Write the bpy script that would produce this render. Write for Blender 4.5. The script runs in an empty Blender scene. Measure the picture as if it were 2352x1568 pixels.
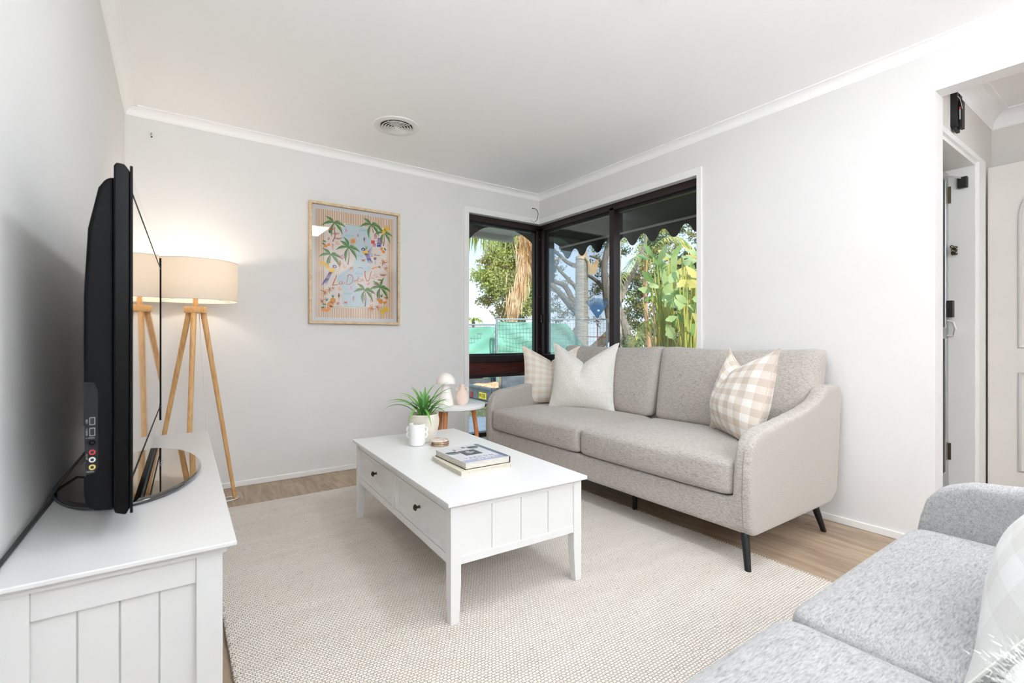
import bpy, math, random
from mathutils import Vector, Matrix

SC = bpy.context.scene
COL = SC.collection
R = math.radians

# ------------------------------------------------------------------ camera
YAW = math.atan(776 / 1100.0)
CAM_H = 1.0
cam_d = bpy.data.cameras.new('camera')
cam = bpy.data.objects.new('camera', cam_d)
COL.objects.link(cam)
cam.location = (0, 0, CAM_H)
cam.rotation_euler = (R(90), 0, -YAW)
cam_d.sensor_width = 36
cam_d.lens = 36 * 1100 / 2352
cam_d.shift_y = -6 / 2352
cam_d.clip_start = 0.02
cam_d.dof.use_dof = True
cam_d.dof.focus_distance = 2.6
cam_d.dof.aperture_fstop = 5.6
SC.camera = cam

# ------------------------------------------------------------------ world, sun, exposure
W = bpy.data.worlds.new('sky')
SC.world = W
W.use_nodes = True
nt = W.node_tree
nt.nodes.clear()
wo = nt.nodes.new('ShaderNodeOutputWorld')
bg = nt.nodes.new('ShaderNodeBackground')
tc = nt.nodes.new('ShaderNodeTexCoord')
sep = nt.nodes.new('ShaderNodeSeparateXYZ')
rmp = nt.nodes.new('ShaderNodeValToRGB')
cl = nt.nodes.new('ShaderNodeTexNoise')
cl.inputs['Scale'].default_value = 2.2
cl.inputs['Detail'].default_value = 5
mx = nt.nodes.new('ShaderNodeMix'); mx.data_type = 'RGBA'
mp = nt.nodes.new('ShaderNodeMapping'); mp.inputs['Scale'].default_value = (1, 1, 4)
cr = nt.nodes.new('ShaderNodeValToRGB')
cr.color_ramp.elements[0].position = .42; cr.color_ramp.elements[1].position = .68
nt.links.new(tc.outputs['Generated'], sep.inputs[0])
nt.links.new(sep.outputs['Z'], rmp.inputs[0])
nt.links.new(tc.outputs['Generated'], mp.inputs[0])
nt.links.new(mp.outputs[0], cl.inputs['Vector'])
nt.links.new(cl.outputs['Fac'], cr.inputs[0])
nt.links.new(cr.outputs[0], mx.inputs['Factor'])
nt.links.new(rmp.outputs[0], mx.inputs['A'])
mx.inputs['B'].default_value = (.84, .89, .95, 1)
e = rmp.color_ramp.elements
e[0].position = 0.0; e[0].color = (.68, .80, .94, 1)
e[1].position = 0.55; e[1].color = (.36, .55, .86, 1)
nt.links.new(mx.outputs['Result'], bg.inputs['Color'])
bg.inputs['Strength'].default_value = 1.3
nt.links.new(bg.outputs[0], wo.inputs[0])

sun_d = bpy.data.lights.new('sun', 'SUN')
sun_d.energy = 3.6
sun_d.angle = R(1.2)
sun_d.color = (1, .95, .86)
sun = bpy.data.objects.new('sun', sun_d)
COL.objects.link(sun)
sun.rotation_euler = Vector((0.25, 0.75, -0.62)).to_track_quat('-Z', 'Y').to_euler()
sun.location = (0, -3, 6)

SC.view_settings.view_transform = 'Standard'
SC.view_settings.look = 'None'
SC.view_settings.gamma = 1
SC.view_settings.exposure = 0.42
SC.view_settings.use_curve_mapping = False
SC.cycles.use_denoising = True
SC.cycles.max_bounces = 10
SC.cycles.diffuse_bounces = 7
SC.cycles.transparent_max_bounces = 16
SC.cycles.sample_clamp_indirect = 6
SC.cycles.caustics_reflective = False
SC.cycles.caustics_refractive = False

# ------------------------------------------------------------------ pixel helpers (2352x1568 frame -> world)
_s, _c = math.sin(YAW), math.cos(YAW)


def ray(x, y):
    u = (x - 1176) / 1100.0
    return Vector((_s + _c * u, _c - _s * u, (778 - y) / 1100.0))


def PZ(x, y, z):
    r = ray(x, y); t = (z - CAM_H) / r.z
    return Vector((r.x * t, r.y * t, z))


def PD(x, y, d):
    r = ray(x, y) * d
    return Vector((r.x, r.y, CAM_H + r.z))


def PX(x, y, X):
    r = ray(x, y); t = X / r.x
    return Vector((X, r.y * t, CAM_H + r.z * t))


def PY(x, y, Y):
    r = ray(x, y); t = Y / r.y
    return Vector((r.x * t, Y, CAM_H + r.z * t))


RIGHT = Vector((_c, -_s, 0))
FWD = Vector((_s, _c, 0))


# ------------------------------------------------------------------ materials
def lin(c):
    if isinstance(c, str):
        c = c.lstrip('#')
        c = [int(c[i:i + 2], 16) / 255 for i in (0, 2, 4)]
    return tuple(((v / 12.92) if v <= .04045 else ((v + .055) / 1.055) ** 2.4) for v in c[:3]) + (1,)


def base_mat(name, color, rough=.5, metal=0, spec=.5, coat=0, sheen=0, trans=0, emis=None, estr=0):
    m = bpy.data.materials.new(name)
    m.use_nodes = True
    b = m.node_tree.nodes['Principled BSDF']
    b.inputs['Base Color'].default_value = lin(color)
    b.inputs['Roughness'].default_value = rough
    b.inputs['Metallic'].default_value = metal
    b.inputs['Specular IOR Level'].default_value = spec
    b.inputs['Coat Weight'].default_value = coat
    b.inputs['Sheen Weight'].default_value = sheen
    b.inputs['Transmission Weight'].default_value = trans
    if emis:
        b.inputs['Emission Color'].default_value = lin(emis)
        b.inputs['Emission Strength'].default_value = estr
    return m


def nodes(m):
    return m.node_tree.nodes, m.node_tree.links, m.node_tree.nodes['Principled BSDF']


def mottled(name, c1, c2, scale=8, stretch=(1, 1, 1), rough=.6, lo=.35, hi=.65, bump=0, bscale=None, detail=6, coords='Object', metal=0, spec=.5, sheen=0, bdist=.002, coat=0):
    """two colours mixed by a (stretched) noise, with optional bump"""
    m = base_mat(name, c1, rough, metal, spec, coat, sheen)
    n, l, b = nodes(m)
    t = n.new('ShaderNodeTexCoord'); mp = n.new('ShaderNodeMapping')
    mp.inputs['Scale'].default_value = stretch
    nz = n.new('ShaderNodeTexNoise'); nz.inputs['Scale'].default_value = scale; nz.inputs['Detail'].default_value = detail
    cr = n.new('ShaderNodeValToRGB')
    cr.color_ramp.elements[0].position = lo; cr.color_ramp.elements[0].color = lin(c1)
    cr.color_ramp.elements[1].position = hi; cr.color_ramp.elements[1].color = lin(c2)
    l.new(t.outputs[coords], mp.inputs[0]); l.new(mp.outputs[0], nz.inputs['Vector'])
    l.new(nz.outputs['Fac'], cr.inputs[0]); l.new(cr.outputs[0], b.inputs['Base Color'])
    if bump:
        bm_ = n.new('ShaderNodeBump'); bm_.inputs['Strength'].default_value = bump; bm_.inputs['Distance'].default_value = bdist
        if bscale:
            n2 = n.new('ShaderNodeTexNoise'); n2.inputs['Scale'].default_value = bscale; n2.inputs['Detail'].default_value = 4
            l.new(mp.outputs[0], n2.inputs['Vector']); l.new(n2.outputs['Fac'], bm_.inputs['Height'])
        else:
            l.new(nz.outputs['Fac'], bm_.inputs['Height'])
        l.new(bm_.outputs[0], b.inputs['Normal'])
    return m


def linen(name, c_light, c_mid, c_dark, along=(1, 1, 1), sc=1.0):
    """heathered woven upholstery: short streaks along one axis"""
    m = base_mat(name, c_light, .95, 0, .15, 0, .25)
    n, l, b = nodes(m)
    t = n.new('ShaderNodeTexCoord'); mp = n.new('ShaderNodeMapping'); mp.inputs['Scale'].default_value = along
    l.new(t.outputs['Object'], mp.inputs[0])
    n1 = n.new('ShaderNodeTexNoise'); n1.inputs['Scale'].default_value = 190 * sc; n1.inputs['Detail'].default_value = 5; n1.inputs['Roughness'].default_value = .7
    n2 = n.new('ShaderNodeTexNoise'); n2.inputs['Scale'].default_value = 520 * sc; n2.inputs['Detail'].default_value = 2
    n3 = n.new('ShaderNodeTexNoise'); n3.inputs['Scale'].default_value = 5
    l.new(mp.outputs[0], n1.inputs['Vector']); l.new(mp.outputs[0], n2.inputs['Vector']); l.new(t.outputs['Object'], n3.inputs['Vector'])
    cr = n.new('ShaderNodeValToRGB')
    cr.color_ramp.elements[0].position = .30; cr.color_ramp.elements[0].color = lin(c_dark)
    cr.color_ramp.elements[1].position = .62; cr.color_ramp.elements[1].color = lin(c_light)
    k = cr.color_ramp.elements.new(.46); k.color = lin(c_mid)
    ad = n.new('ShaderNodeMath'); ad.operation = 'MULTIPLY_ADD'; ad.inputs[1].default_value = .55
    l.new(n2.outputs['Fac'], ad.inputs[0])
    ml = n.new('ShaderNodeMath'); ml.operation = 'MULTIPLY'; ml.inputs[1].default_value = .45
    l.new(n1.outputs['Fac'], ml.inputs[0]); l.new(ml.outputs[0], ad.inputs[2])
    l.new(ad.outputs[0], cr.inputs[0]); l.new(cr.outputs[0], b.inputs['Base Color'])
    bp = n.new('ShaderNodeBump'); bp.inputs['Strength'].default_value = .35; bp.inputs['Distance'].default_value = .0015
    l.new(ad.outputs[0], bp.inputs['Height']); l.new(bp.outputs[0], b.inputs['Normal'])
    return m


def woodmat(name, c1, c2, scale=6, stretch=(8, 8, .6), rough=.45):
    m = base_mat(name, c1, rough, 0, .4)
    n, l, b = nodes(m)
    t = n.new('ShaderNodeTexCoord'); mp = n.new('ShaderNodeMapping'); mp.inputs['Scale'].default_value = stretch
    nz = n.new('ShaderNodeTexNoise'); nz.inputs['Scale'].default_value = scale; nz.inputs['Detail'].default_value = 6
    nz.inputs['Distortion'].default_value = 1.2
    cr = n.new('ShaderNodeValToRGB')
    cr.color_ramp.elements[0].position = .32; cr.color_ramp.elements[0].color = lin(c2)
    cr.color_ramp.elements[1].position = .64; cr.color_ramp.elements[1].color = lin(c1)
    l.new(t.outputs['Object'], mp.inputs[0]); l.new(mp.outputs[0], nz.inputs['Vector'])
    l.new(nz.outputs['Fac'], cr.inputs[0]); l.new(cr.outputs[0], b.inputs['Base Color'])
    return m


def floor_mat():
    m = base_mat('oak_planks', '#cbb79d', .42, 0, .4)
    n, l, b = nodes(m)
    t = n.new('ShaderNodeTexCoord')
    mp = n.new('ShaderNodeMapping'); mp.inputs['Rotation'].default_value = (0, 0, R(90))
    l.new(t.outputs['Object'], mp.inputs[0])
    br = n.new('ShaderNodeTexBrick')
    br.inputs['Scale'].default_value = 1
    br.inputs['Brick Width'].default_value = 1.2
    br.inputs['Row Height'].default_value = .18
    br.inputs['Mortar Size'].default_value = .0012
    br.inputs['Color1'].default_value = (.35, .35, .35, 1); br.inputs['Color2'].default_value = (.75, .75, .75, 1)
    br.inputs['Mortar'].default_value = (0, 0, 0, 1)
    l.new(mp.outputs[0], br.inputs['Vector'])
    mp2 = n.new('ShaderNodeMapping'); mp2.inputs['Scale'].default_value = (9, 1.1, 1)
    l.new(t.outputs['Object'], mp2.inputs[0])
    vadd = n.new('ShaderNodeVectorMath'); vadd.operation = 'MULTIPLY_ADD'
    vadd.inputs[1].default_value = (7, 7, 7)
    l.new(br.outputs['Color'], vadd.inputs[0]); l.new(mp2.outputs[0], vadd.inputs[2])
    nz = n.new('ShaderNodeTexNoise'); nz.inputs['Scale'].default_value = 2.3; nz.inputs['Detail'].default_value = 8; nz.inputs['Distortion'].default_value = 1.6
    l.new(vadd.outputs[0], nz.inputs['Vector'])
    cr = n.new('ShaderNodeValToRGB')
    cr.color_ramp.elements[0].position = .3; cr.color_ramp.elements[0].color = lin('#8f7a65')
    cr.color_ramp.elements[1].position = .68; cr.color_ramp.elements[1].color = lin('#b09c86')
    l.new(nz.outputs['Fac'], cr.inputs[0])
    hs = n.new('ShaderNodeHueSaturation')
    mr = n.new('ShaderNodeMapRange'); mr.inputs['From Min'].default_value = .3; mr.inputs['From Max'].default_value = .8
    mr.inputs['To Min'].default_value = .9; mr.inputs['To Max'].default_value = 1.1
    l.new(br.outputs['Color'], mr.inputs['Value']); l.new(mr.outputs[0], hs.inputs['Value']); l.new(cr.outputs[0], hs.inputs['Color'])
    mixm = n.new('ShaderNodeMix'); mixm.data_type = 'RGBA'
    l.new(br.outputs['Fac'], mixm.inputs['Factor']); l.new(hs.outputs[0], mixm.inputs['A']); mixm.inputs['B'].default_value = lin('#8d765e')
    l.new(mixm.outputs['Result'], b.inputs['Base Color'])
    bp = n.new('ShaderNodeBump'); bp.inputs['Strength'].default_value = .15; bp.inputs['Distance'].default_value = .001
    l.new(nz.outputs['Fac'], bp.inputs['Height']); l.new(bp.outputs[0], b.inputs['Normal'])
    return m


def rug_mat():
    m = base_mat('woven_wool', '#c8bfb4', .95, 0, .1, 0, .2)
    n, l, b = nodes(m)
    t = n.new('ShaderNodeTexCoord')
    # rows of offset knots
    br = n.new('ShaderNodeTexBrick')
    br.inputs['Scale'].default_value = 1; br.inputs['Brick Width'].default_value = .0130; br.inputs['Row Height'].default_value = .0100
    br.inputs['Mortar Size'].default_value = .0017; br.inputs['Mortar Smooth'].default_value = 1.0
    nw = n.new('ShaderNodeTexNoise'); nw.inputs['Scale'].default_value = 48; nw.inputs['Detail'].default_value = 3
    vm = n.new('ShaderNodeVectorMath'); vm.operation = 'MULTIPLY_ADD'; vm.inputs[1].default_value = (.011, .009, 0)
    l.new(t.outputs['Object'], nw.inputs['Vector']); l.new(nw.outputs['Color'], vm.inputs[0]); l.new(t.outputs['Object'], vm.inputs[2])
    l.new(vm.outputs[0], br.inputs['Vector'])
    br.inputs['Color1'].default_value = (0, 0, 0, 1); br.inputs['Color2'].default_value = (1, 1, 1, 1)
    nz = n.new('ShaderNodeTexNoise'); nz.inputs['Scale'].default_value = 3.2; nz.inputs['Detail'].default_value = 3
    mps = n.new('ShaderNodeMapping'); mps.inputs['Scale'].default_value = (1, 4, 1)
    l.new(t.outputs['Object'], mps.inputs[0]); l.new(mps.outputs[0], nz.inputs['Vector'])
    cr = n.new('ShaderNodeValToRGB')
    cr.color_ramp.elements[0].position = .3; cr.color_ramp.elements[0].color = lin('#e3dbd1')
    cr.color_ramp.elements[1].position = .7; cr.color_ramp.elements[1].color = lin('#ede6dd')
    l.new(nz.outputs['Fac'], cr.inputs[0])
    # darker flecks in single knots
    fl = n.new('ShaderNodeTexNoise'); fl.inputs['Scale'].default_value = 75; fl.inputs['Detail'].default_value = 2
    mpf = n.new('ShaderNodeMapping'); mpf.inputs['Scale'].default_value = (.5, 1.5, 1)
    l.new(t.outputs['Object'], mpf.inputs[0]); l.new(mpf.outputs[0], fl.inputs['Vector'])
    fr = n.new('ShaderNodeValToRGB'); fr.color_ramp.elements[0].position = .62; fr.color_ramp.elements[1].position = .74
    l.new(fl.outputs['Fac'], fr.inputs[0])
    m1 = n.new('ShaderNodeMix'); m1.data_type = 'RGBA'
    sc = n.new('ShaderNodeMath'); sc.operation = 'MULTIPLY'; sc.inputs[1].default_value = .5
    l.new(fr.outputs[0], sc.inputs[0]); l.new(sc.outputs[0], m1.inputs['Factor'])
    l.new(cr.outputs[0], m1.inputs['A']); m1.inputs['B'].default_value = lin('#8f877d')
    m2 = n.new('ShaderNodeMix'); m2.data_type = 'RGBA'
    s2 = n.new('ShaderNodeMath'); s2.operation = 'MULTIPLY'; s2.inputs[1].default_value = .66
    l.new(br.outputs['Fac'], s2.inputs[0]); l.new(s2.outputs[0], m2.inputs['Factor'])
    l.new(m1.outputs['Result'], m2.inputs['A']); m2.inputs['B'].default_value = lin('#978a7c')
    l.new(m2.outputs['Result'], b.inputs['Base Color'])
    inv = n.new('ShaderNodeMath'); inv.operation = 'SUBTRACT'; inv.inputs[0].default_value = 1
    l.new(br.outputs['Fac'], inv.inputs[1])
    bp = n.new('ShaderNodeBump'); bp.inputs['Strength'].default_value = .8; bp.inputs['Distance'].default_value = .004
    l.new(inv.outputs[0], bp.inputs['Height']); l.new(bp.outputs[0], b.inputs['Normal'])
    return m


def gingham(name, white, tone, dark, period=.062, bg_noise=True):
    """check fabric from the pillow's own UVs (metres)"""
    m = base_mat(name, white, .95, 0, .1, 0, .2)
    n, l, b = nodes(m)
    uv = n.new('ShaderNodeTexCoord'); sp = n.new('ShaderNodeSeparateXYZ'); l.new(uv.outputs['UV'], sp.inputs[0])
    outs = []
    for ax in 'XY':
        mu = n.new('ShaderNodeMath'); mu.operation = 'MULTIPLY'; mu.inputs[1].default_value = 1 / period
        l.new(sp.outputs[ax], mu.inputs[0])
        fr = n.new('ShaderNodeMath'); fr.operation = 'FRACT'; l.new(mu.outputs[0], fr.inputs[0])
        gt = n.new('ShaderNodeMath'); gt.operation = 'GREATER_THAN'; gt.inputs[1].default_value = .5; l.new(fr.outputs[0], gt.inputs[0])
        outs.append(gt)
    ad = n.new('ShaderNodeMath'); ad.operation = 'ADD'; l.new(outs[0].outputs[0], ad.inputs[0]); l.new(outs[1].outputs[0], ad.inputs[1])
    hf = n.new('ShaderNodeMath'); hf.operation = 'MULTIPLY'; hf.inputs[1].default_value = .5; l.new(ad.outputs[0], hf.inputs[0])
    cr = n.new('ShaderNodeValToRGB'); cr.color_ramp.interpolation = 'CONSTANT'
    cr.color_ramp.elements[0].position = 0; cr.color_ramp.elements[0].color = lin(white)
    cr.color_ramp.elements[1].position = .75; cr.color_ramp.elements[1].color = lin(dark)
    k = cr.color_ramp.elements.new(.25); k.color = lin(tone)
    l.new(hf.outputs[0], cr.inputs[0])
    nz = n.new('ShaderNodeTexNoise'); nz.inputs['Scale'].default_value = 260; l.new(uv.outputs['UV'], nz.inputs['Vector'])
    mr = n.new('ShaderNodeMapRange'); mr.inputs['To Min'].default_value = .92; mr.inputs['To Max'].default_value = 1.07
    l.new(nz.outputs['Fac'], mr.inputs['Value'])
    hs = n.new('ShaderNodeHueSaturation'); l.new(cr.outputs[0], hs.inputs['Color']); l.new(mr.outputs[0], hs.inputs['Value'])
    l.new(hs.outputs[0], b.inputs['Base Color'])
    n2 = n.new('ShaderNodeTexNoise'); n2.inputs['Scale'].default_value = 22; n2.inputs['Detail'].default_value = 4
    l.new(uv.outputs['Object'], n2.inputs['Vector'])
    bp = n.new('ShaderNodeBump'); bp.inputs['Strength'].default_value = .5; bp.inputs['Distance'].default_value = .004
    l.new(n2.outputs['Fac'], bp.inputs['Height']); l.new(bp.outputs[0], b.inputs['Normal'])
    return m


def glassmat(name, tint='#ffffff', refl=.9, base=.03):
    m = bpy.data.materials.new(name); m.use_nodes = True
    n = m.node_tree.nodes; l = m.node_tree.links; n.clear()
    o = n.new('ShaderNodeOutputMaterial'); tr = n.new('ShaderNodeBsdfTransparent'); gl = n.new('ShaderNodeBsdfGlossy')
    gl.inputs['Roughness'].default_value = .01
    tr.inputs['Color'].default_value = lin(tint)
    fr = n.new('ShaderNodeFresnel'); fr.inputs['IOR'].default_value = 1.45
    mu = n.new('ShaderNodeMath'); mu.operation = 'MULTIPLY'; mu.inputs[1].default_value = refl
    mi = n.new('ShaderNodeMixShader')
    l.new(fr.outputs[0], mu.inputs[0]); l.new(mu.outputs[0], mi.inputs[0]); l.new(tr.outputs[0], mi.inputs[1]); l.new(gl.outputs[0], mi.inputs[2])
    l.new(mi.outputs[0], o.inputs[0])
    return m


def leafmat(name, c1, c2, scale=3, rough=.5, trans=.35):
    m = mottled(name, c1, c2, scale, rough=rough)
    n, l, b = nodes(m)
    out = [x for x in n if x.type == 'OUTPUT_MATERIAL'][0]
    tl = n.new('ShaderNodeBsdfTranslucent'); mi = n.new('ShaderNodeMixShader'); mi.inputs[0].default_value = trans
    src = b.inputs['Base Color'].links[0].from_socket
    l.new(src, tl.inputs['Color']); l.new(b.outputs[0], mi.inputs[1]); l.new(tl.outputs[0], mi.inputs[2]); l.new(mi.outputs[0], out.inputs[0])
    return m


M = {}
M['wall'] = mottled('wall_paint', '#e5e4e3', '#e3e2e1', 3, rough=.6, spec=.3)
M['wall_hall'] = mottled('hall_wall_paint', '#dfdbd6', '#dbd7d2', 3, rough=.6, spec=.3)
M['ceiling'] = mottled('ceiling_paint', '#fafafa', '#f9f9f9', 2, rough=.8, spec=.2)
M['trim'] = base_mat('trim_gloss', '#f0f0ee', .3)
M['floor'] = floor_mat()
M['rug'] = rug_mat()
M['white_furniture'] = mottled('white_lacquer', '#e8e8e7', '#e6e6e5', 4, rough=.28, spec=.45)
M['console_white'] = mottled('console_lacquer', '#d3d3d2', '#d1d1d0', 4, rough=.32, spec=.4)
M['groove'] = base_mat('groove_grey', '#c9c7c4', .7)
M['bronze'] = mottled('aged_bronze', '#3a3028', '#55493e', 90, rough=.35, metal=.85)
M['black_leg'] = base_mat('black_metal', '#121214', .42, .1)
M['sofa'] = linen('warm_grey_linen', '#c4beb7', '#aaa39c', '#7a746e', (1, .16, 1.0))
M['sofa2'] = linen('cool_grey_linen', '#b4b3b2', '#9b9b9b', '#6f7071', (1, .16, 1), .8)
M['tv_black'] = base_mat('tv_gloss_black', '#030303', .3, 0, .12)
M['tv_matte'] = mottled('tv_matte_black', '#060607', '#08090a', 200, rough=.5, spec=.12)
M['tv_port'] = base_mat('tv_port_grey', '#222324', .6, 0, .15)
M['tv_screen'] = base_mat('tv_screen', '#050505', .03, 0, .9, 1.0)
M['tv_bezel'] = base_mat('tv_bezel', '#0a0908', .03, 0, .9, 1.0)
M['label_grey'] = base_mat('label_grey', '#9c9c9e', .6)
M['rca_red'] = base_mat('rca_red', '#b3323a', .35)
M['rca_white'] = base_mat('rca_white', '#d8d8d6', .35)
M['rca_yellow'] = base_mat('rca_yellow', '#cdb96a', .35)
M['steel'] = base_mat('steel', '#b9b9b9', .28, .9)
M['lamp_wood'] = woodmat('lamp_pine', '#d9b07c', '#c0925a', 9, (6, 6, .7), .4)
M['teak'] = woodmat('table_leg_wood', '#c47f4b', '#a9633a', 9, (6, 6, .7), .4)
M['oak_frame'] = woodmat('pale_oak', '#dcc6a6', '#c5a985', 9, (3, 3, 3), .5)
M['cord_white'] = base_mat('white_cord', '#e8e8e6', .5)
M['cord_black'] = base_mat('black_cord', '#2c2d2c', .6)
M['win_brown'] = mottled('dark_bronze_aluminium', '#2a1d1b', '#221716', 20, rough=.35, metal=.3)
M['win_black'] = base_mat('black_seal', '#0e0c0d', .5)
M['mahogany'] = woodmat('mahogany_panel', '#4d211a', '#2f120e', 5, (.6, 6, 9), .35)
M['glass'] = glassmat('window_glass', '#fafdfd', .3)
M['glass_screen'] = glassmat('screened_glass', '#e9ecec', .35)
M['art_glass'] = glassmat('picture_glass', '#ffffff', .8)
M['ceramic'] = mottled('ribbed_cream_ceramic', '#dcd5c8', '#e4ded2', 20, rough=.75)
M['mug'] = mottled('matte_white_ceramic', '#eeeeec', '#f1f1ef', 20, rough=.55)
M['soil'] = mottled('potting_bark', '#4b382b', '#8a6a50', 60, rough=.95, bump=1, bdist=.01)
M['leaf'] = leafmat('spider_leaf', '#6aa84a', '#a2d072', 7, .4, .25)
M['leaf_dark'] = leafmat('spider_leaf_dark', '#4d8a44', '#7ab860', 7, .4, .2)
M['coaster'] = mottled('travertine', '#c3ab92', '#8a6f57', 55, rough=.9, bump=.5, lo=.35, hi=.6)
M['coaster_top'] = mottled('travertine_pale', '#d8cbbd', '#a08a78', 40, rough=.9, lo=.5, hi=.75)
M['pink_vase'] = mottled('blush_clay', '#e6cfc0', '#ecd9cc', 12, rough=.7)
M['lamp_white'] = mottled('soft_white_glass', '#f6f3ef', '#f4ece4', 10, rough=.4)
M['pages'] = mottled('book_pages', '#d9d5cc', '#c6c1b6', 40, (1, 1, 14), .9)
M['cover_grey'] = mottled('cover_pale_grey', '#cfcfd4', '#d6d6da', 12, rough=.35)
M['cover_lilac'] = base_mat('cover_lilac', '#a9abc2', .35)
M['cover_blue'] = base_mat('cover_slate_blue', '#636b80', .35)
M['cover_dark'] = base_mat('cover_charcoal', '#41444d', .35)
M['cover_green'] = base_mat('cover_sage', '#75837a', .35)
M['cover_pink'] = base_mat('cover_blush', '#d4b8b4', .35)
M['ink_white'] = base_mat('ink_white', '#f0f0f2', .4)
M['ink_grey'] = base_mat('ink_grey', '#8a8a92', .4)
M['cover_cream'] = base_mat('cover_cream', '#dcd5be', .5)
M['cover_black'] = base_mat('cover_black', '#1c1b1a', .45)
M['plaid'] = gingham('beige_gingham', '#efebe5', '#ddd2c7', '#cbbdb0', .078)
M['plaid_warm'] = gingham('cream_gingham', '#f0ebe3', '#eae1d4', '#e2d5c3', .060)
M['plaid_pale'] = gingham('pale_gingham', '#e0e0df', '#d9d8d6', '#d2d1ce', .09)
M['boucle'] = mottled('white_boucle', '#ebe9e3', '#dcdad3', 120, rough=.98, bump=.9, bdist=.004, sheen=.3, spec=.1)
M['fur'] = base_mat('white_fur', '#dfdfdd', .95, 0, .1)
M['piping'] = base_mat('pillow_seam', '#d9cdbf', .95)
M['piping_white'] = base_mat('pillow_seam_white', '#e6e5e0', .95)
M['seam'] = base_mat('sofa_seam', '#8c8680', .95)
M['vent_white'] = base_mat('vent_white', '#e9e8e6', .4)
M['vent_dark'] = base_mat('vent_dark', '#4a423b', .8)
M['lamp_panel'] = base_mat('led_diffuser', '#ffffff', .5, emis='#ffffff', estr=6)
M['rope'] = mottled('awning_canvas', '#2d2a24', '#37352d', 160, (1, 1, 1), .95)
M['soffit'] = base_mat('soffit_paint', '#b9b6b0', .8)
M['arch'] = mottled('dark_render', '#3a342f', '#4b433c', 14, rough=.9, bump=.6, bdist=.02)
M['brass'] = base_mat('aged_brass', '#5a5040', .35, .9)

# shade: warm, lets the bulb glow through
m = bpy.data.materials.new('linen_shade'); m.use_nodes = True
n, l, b = nodes(m)
b.inputs['Base Color'].default_value = lin('#f0e8dc'); b.inputs['Roughness'].default_value = .9
tl = n.new('ShaderNodeBsdfTranslucent'); tl.inputs['Color'].default_value = lin('#f4ece0')
mi = n.new('ShaderNodeMixShader'); mi.inputs[0].default_value = .32
out = [x for x in n if x.type == 'OUTPUT_MATERIAL'][0]
l.new(b.outputs[0], mi.inputs[1]); l.new(tl.outputs[0], mi.inputs[2]); l.new(mi.outputs[0], out.inputs[0])
M['shade'] = m

# outdoors
M['grass'] = mottled('dry_lawn', '#8d9160', '#b5ad84', 25, rough=.95, bump=.6, bdist=.02)
M['concrete'] = mottled('pale_concrete', '#b4b8ba', '#c4c6c5', 6, rough=.85)
M['shadecloth'] = mottled('green_shade_cloth', '#76b39d', '#8cc4b0', 2.0, (1, 1, 2), .85)
M['galv'] = mottled('galvanised_tube', '#8d959c', '#a3abb1', 20, rough=.4, metal=.5)
M['olive'] = leafmat('olive_leaf', '#8a8748', '#b8ab6a', .9, .6)
M['olive_green'] = leafmat('gum_leaf', '#35472c', '#66784a', 1.1, .6)
M['olive_bright'] = leafmat('bright_leaf', '#98a350', '#c3c878', .9, .6)
M['banana'] = leafmat('paradise_leaf', '#98b570', '#c9d69c', 1.6, .35)
M['banana_dark'] = leafmat('paradise_leaf_dark', '#6c9450', '#a0bd78', 1.6, .35)
M['banana_yellow'] = leafmat('paradise_leaf_yellow', '#c9bb55', '#dccf86', 2, .5)
M['dead'] = leafmat('dead_frond', '#d0aa7a', '#ead0a8', 3, .8, .15)
M['palm_green'] = leafmat('palm_frond', '#7d9a4e', '#b9c27a', 2, .5)
M['bark_ring'] = mottled('ringed_bark', '#a3988c', '#c3b8aa', 4, (1, 1, 9), .95, bump=1, bdist=.03)
M['bark'] = mottled('gum_bark', '#6d6257', '#8f8377', 6, (3, 3, 1), .95, bump=.6, bdist=.02)
M['bark_pale'] = mottled('pale_bark', '#c4b6a8', '#8d7c6d', 8, (3, 3, 1), .95, bump=.6, bdist=.02)
M['bark_red'] = mottled('red_bark', '#a77a60', '#c69c80', 8, (3, 3, 1), .95)
M['stem_yellow'] = mottled('yellow_stem', '#c5b45a', '#9eab5c', 3, rough=.5)
M['rake_blue'] = base_mat('blue_plastic', '#3f6f9e', .45)
M['rake_red'] = base_mat('red_tube', '#c23a3c', .4)
M['yellow_plastic'] = base_mat('yellow_plastic', '#dcc23a', .4)
M['trailer'] = mottled('trailer_steel', '#5c636b', '#727980', 8, rough=.5, metal=.3)
M['tread'] = mottled('checker_plate', '#7c828c', '#9aa0a8', 120, rough=.4, metal=.5, bump=1, bdist=.01)
M['sand'] = mottled('orange_sand', '#e3c39d', '#c0926a', 14, rough=.95, bump=.6, bdist=.03)
M['plate_yellow'] = base_mat('number_plate', '#e4cf3e', .4)
M['plate_ink'] = base_mat('plate_ink', '#3a3420', .4)
M['tail_red'] = base_mat('tail_light', '#8e3038', .3)
M['far_wall'] = mottled('far_render', '#dfe0df', '#e9e9e7', 4)
M['far_roof'] = mottled('far_roof', '#8b8d92', '#a3a4a6', 4)


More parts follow.
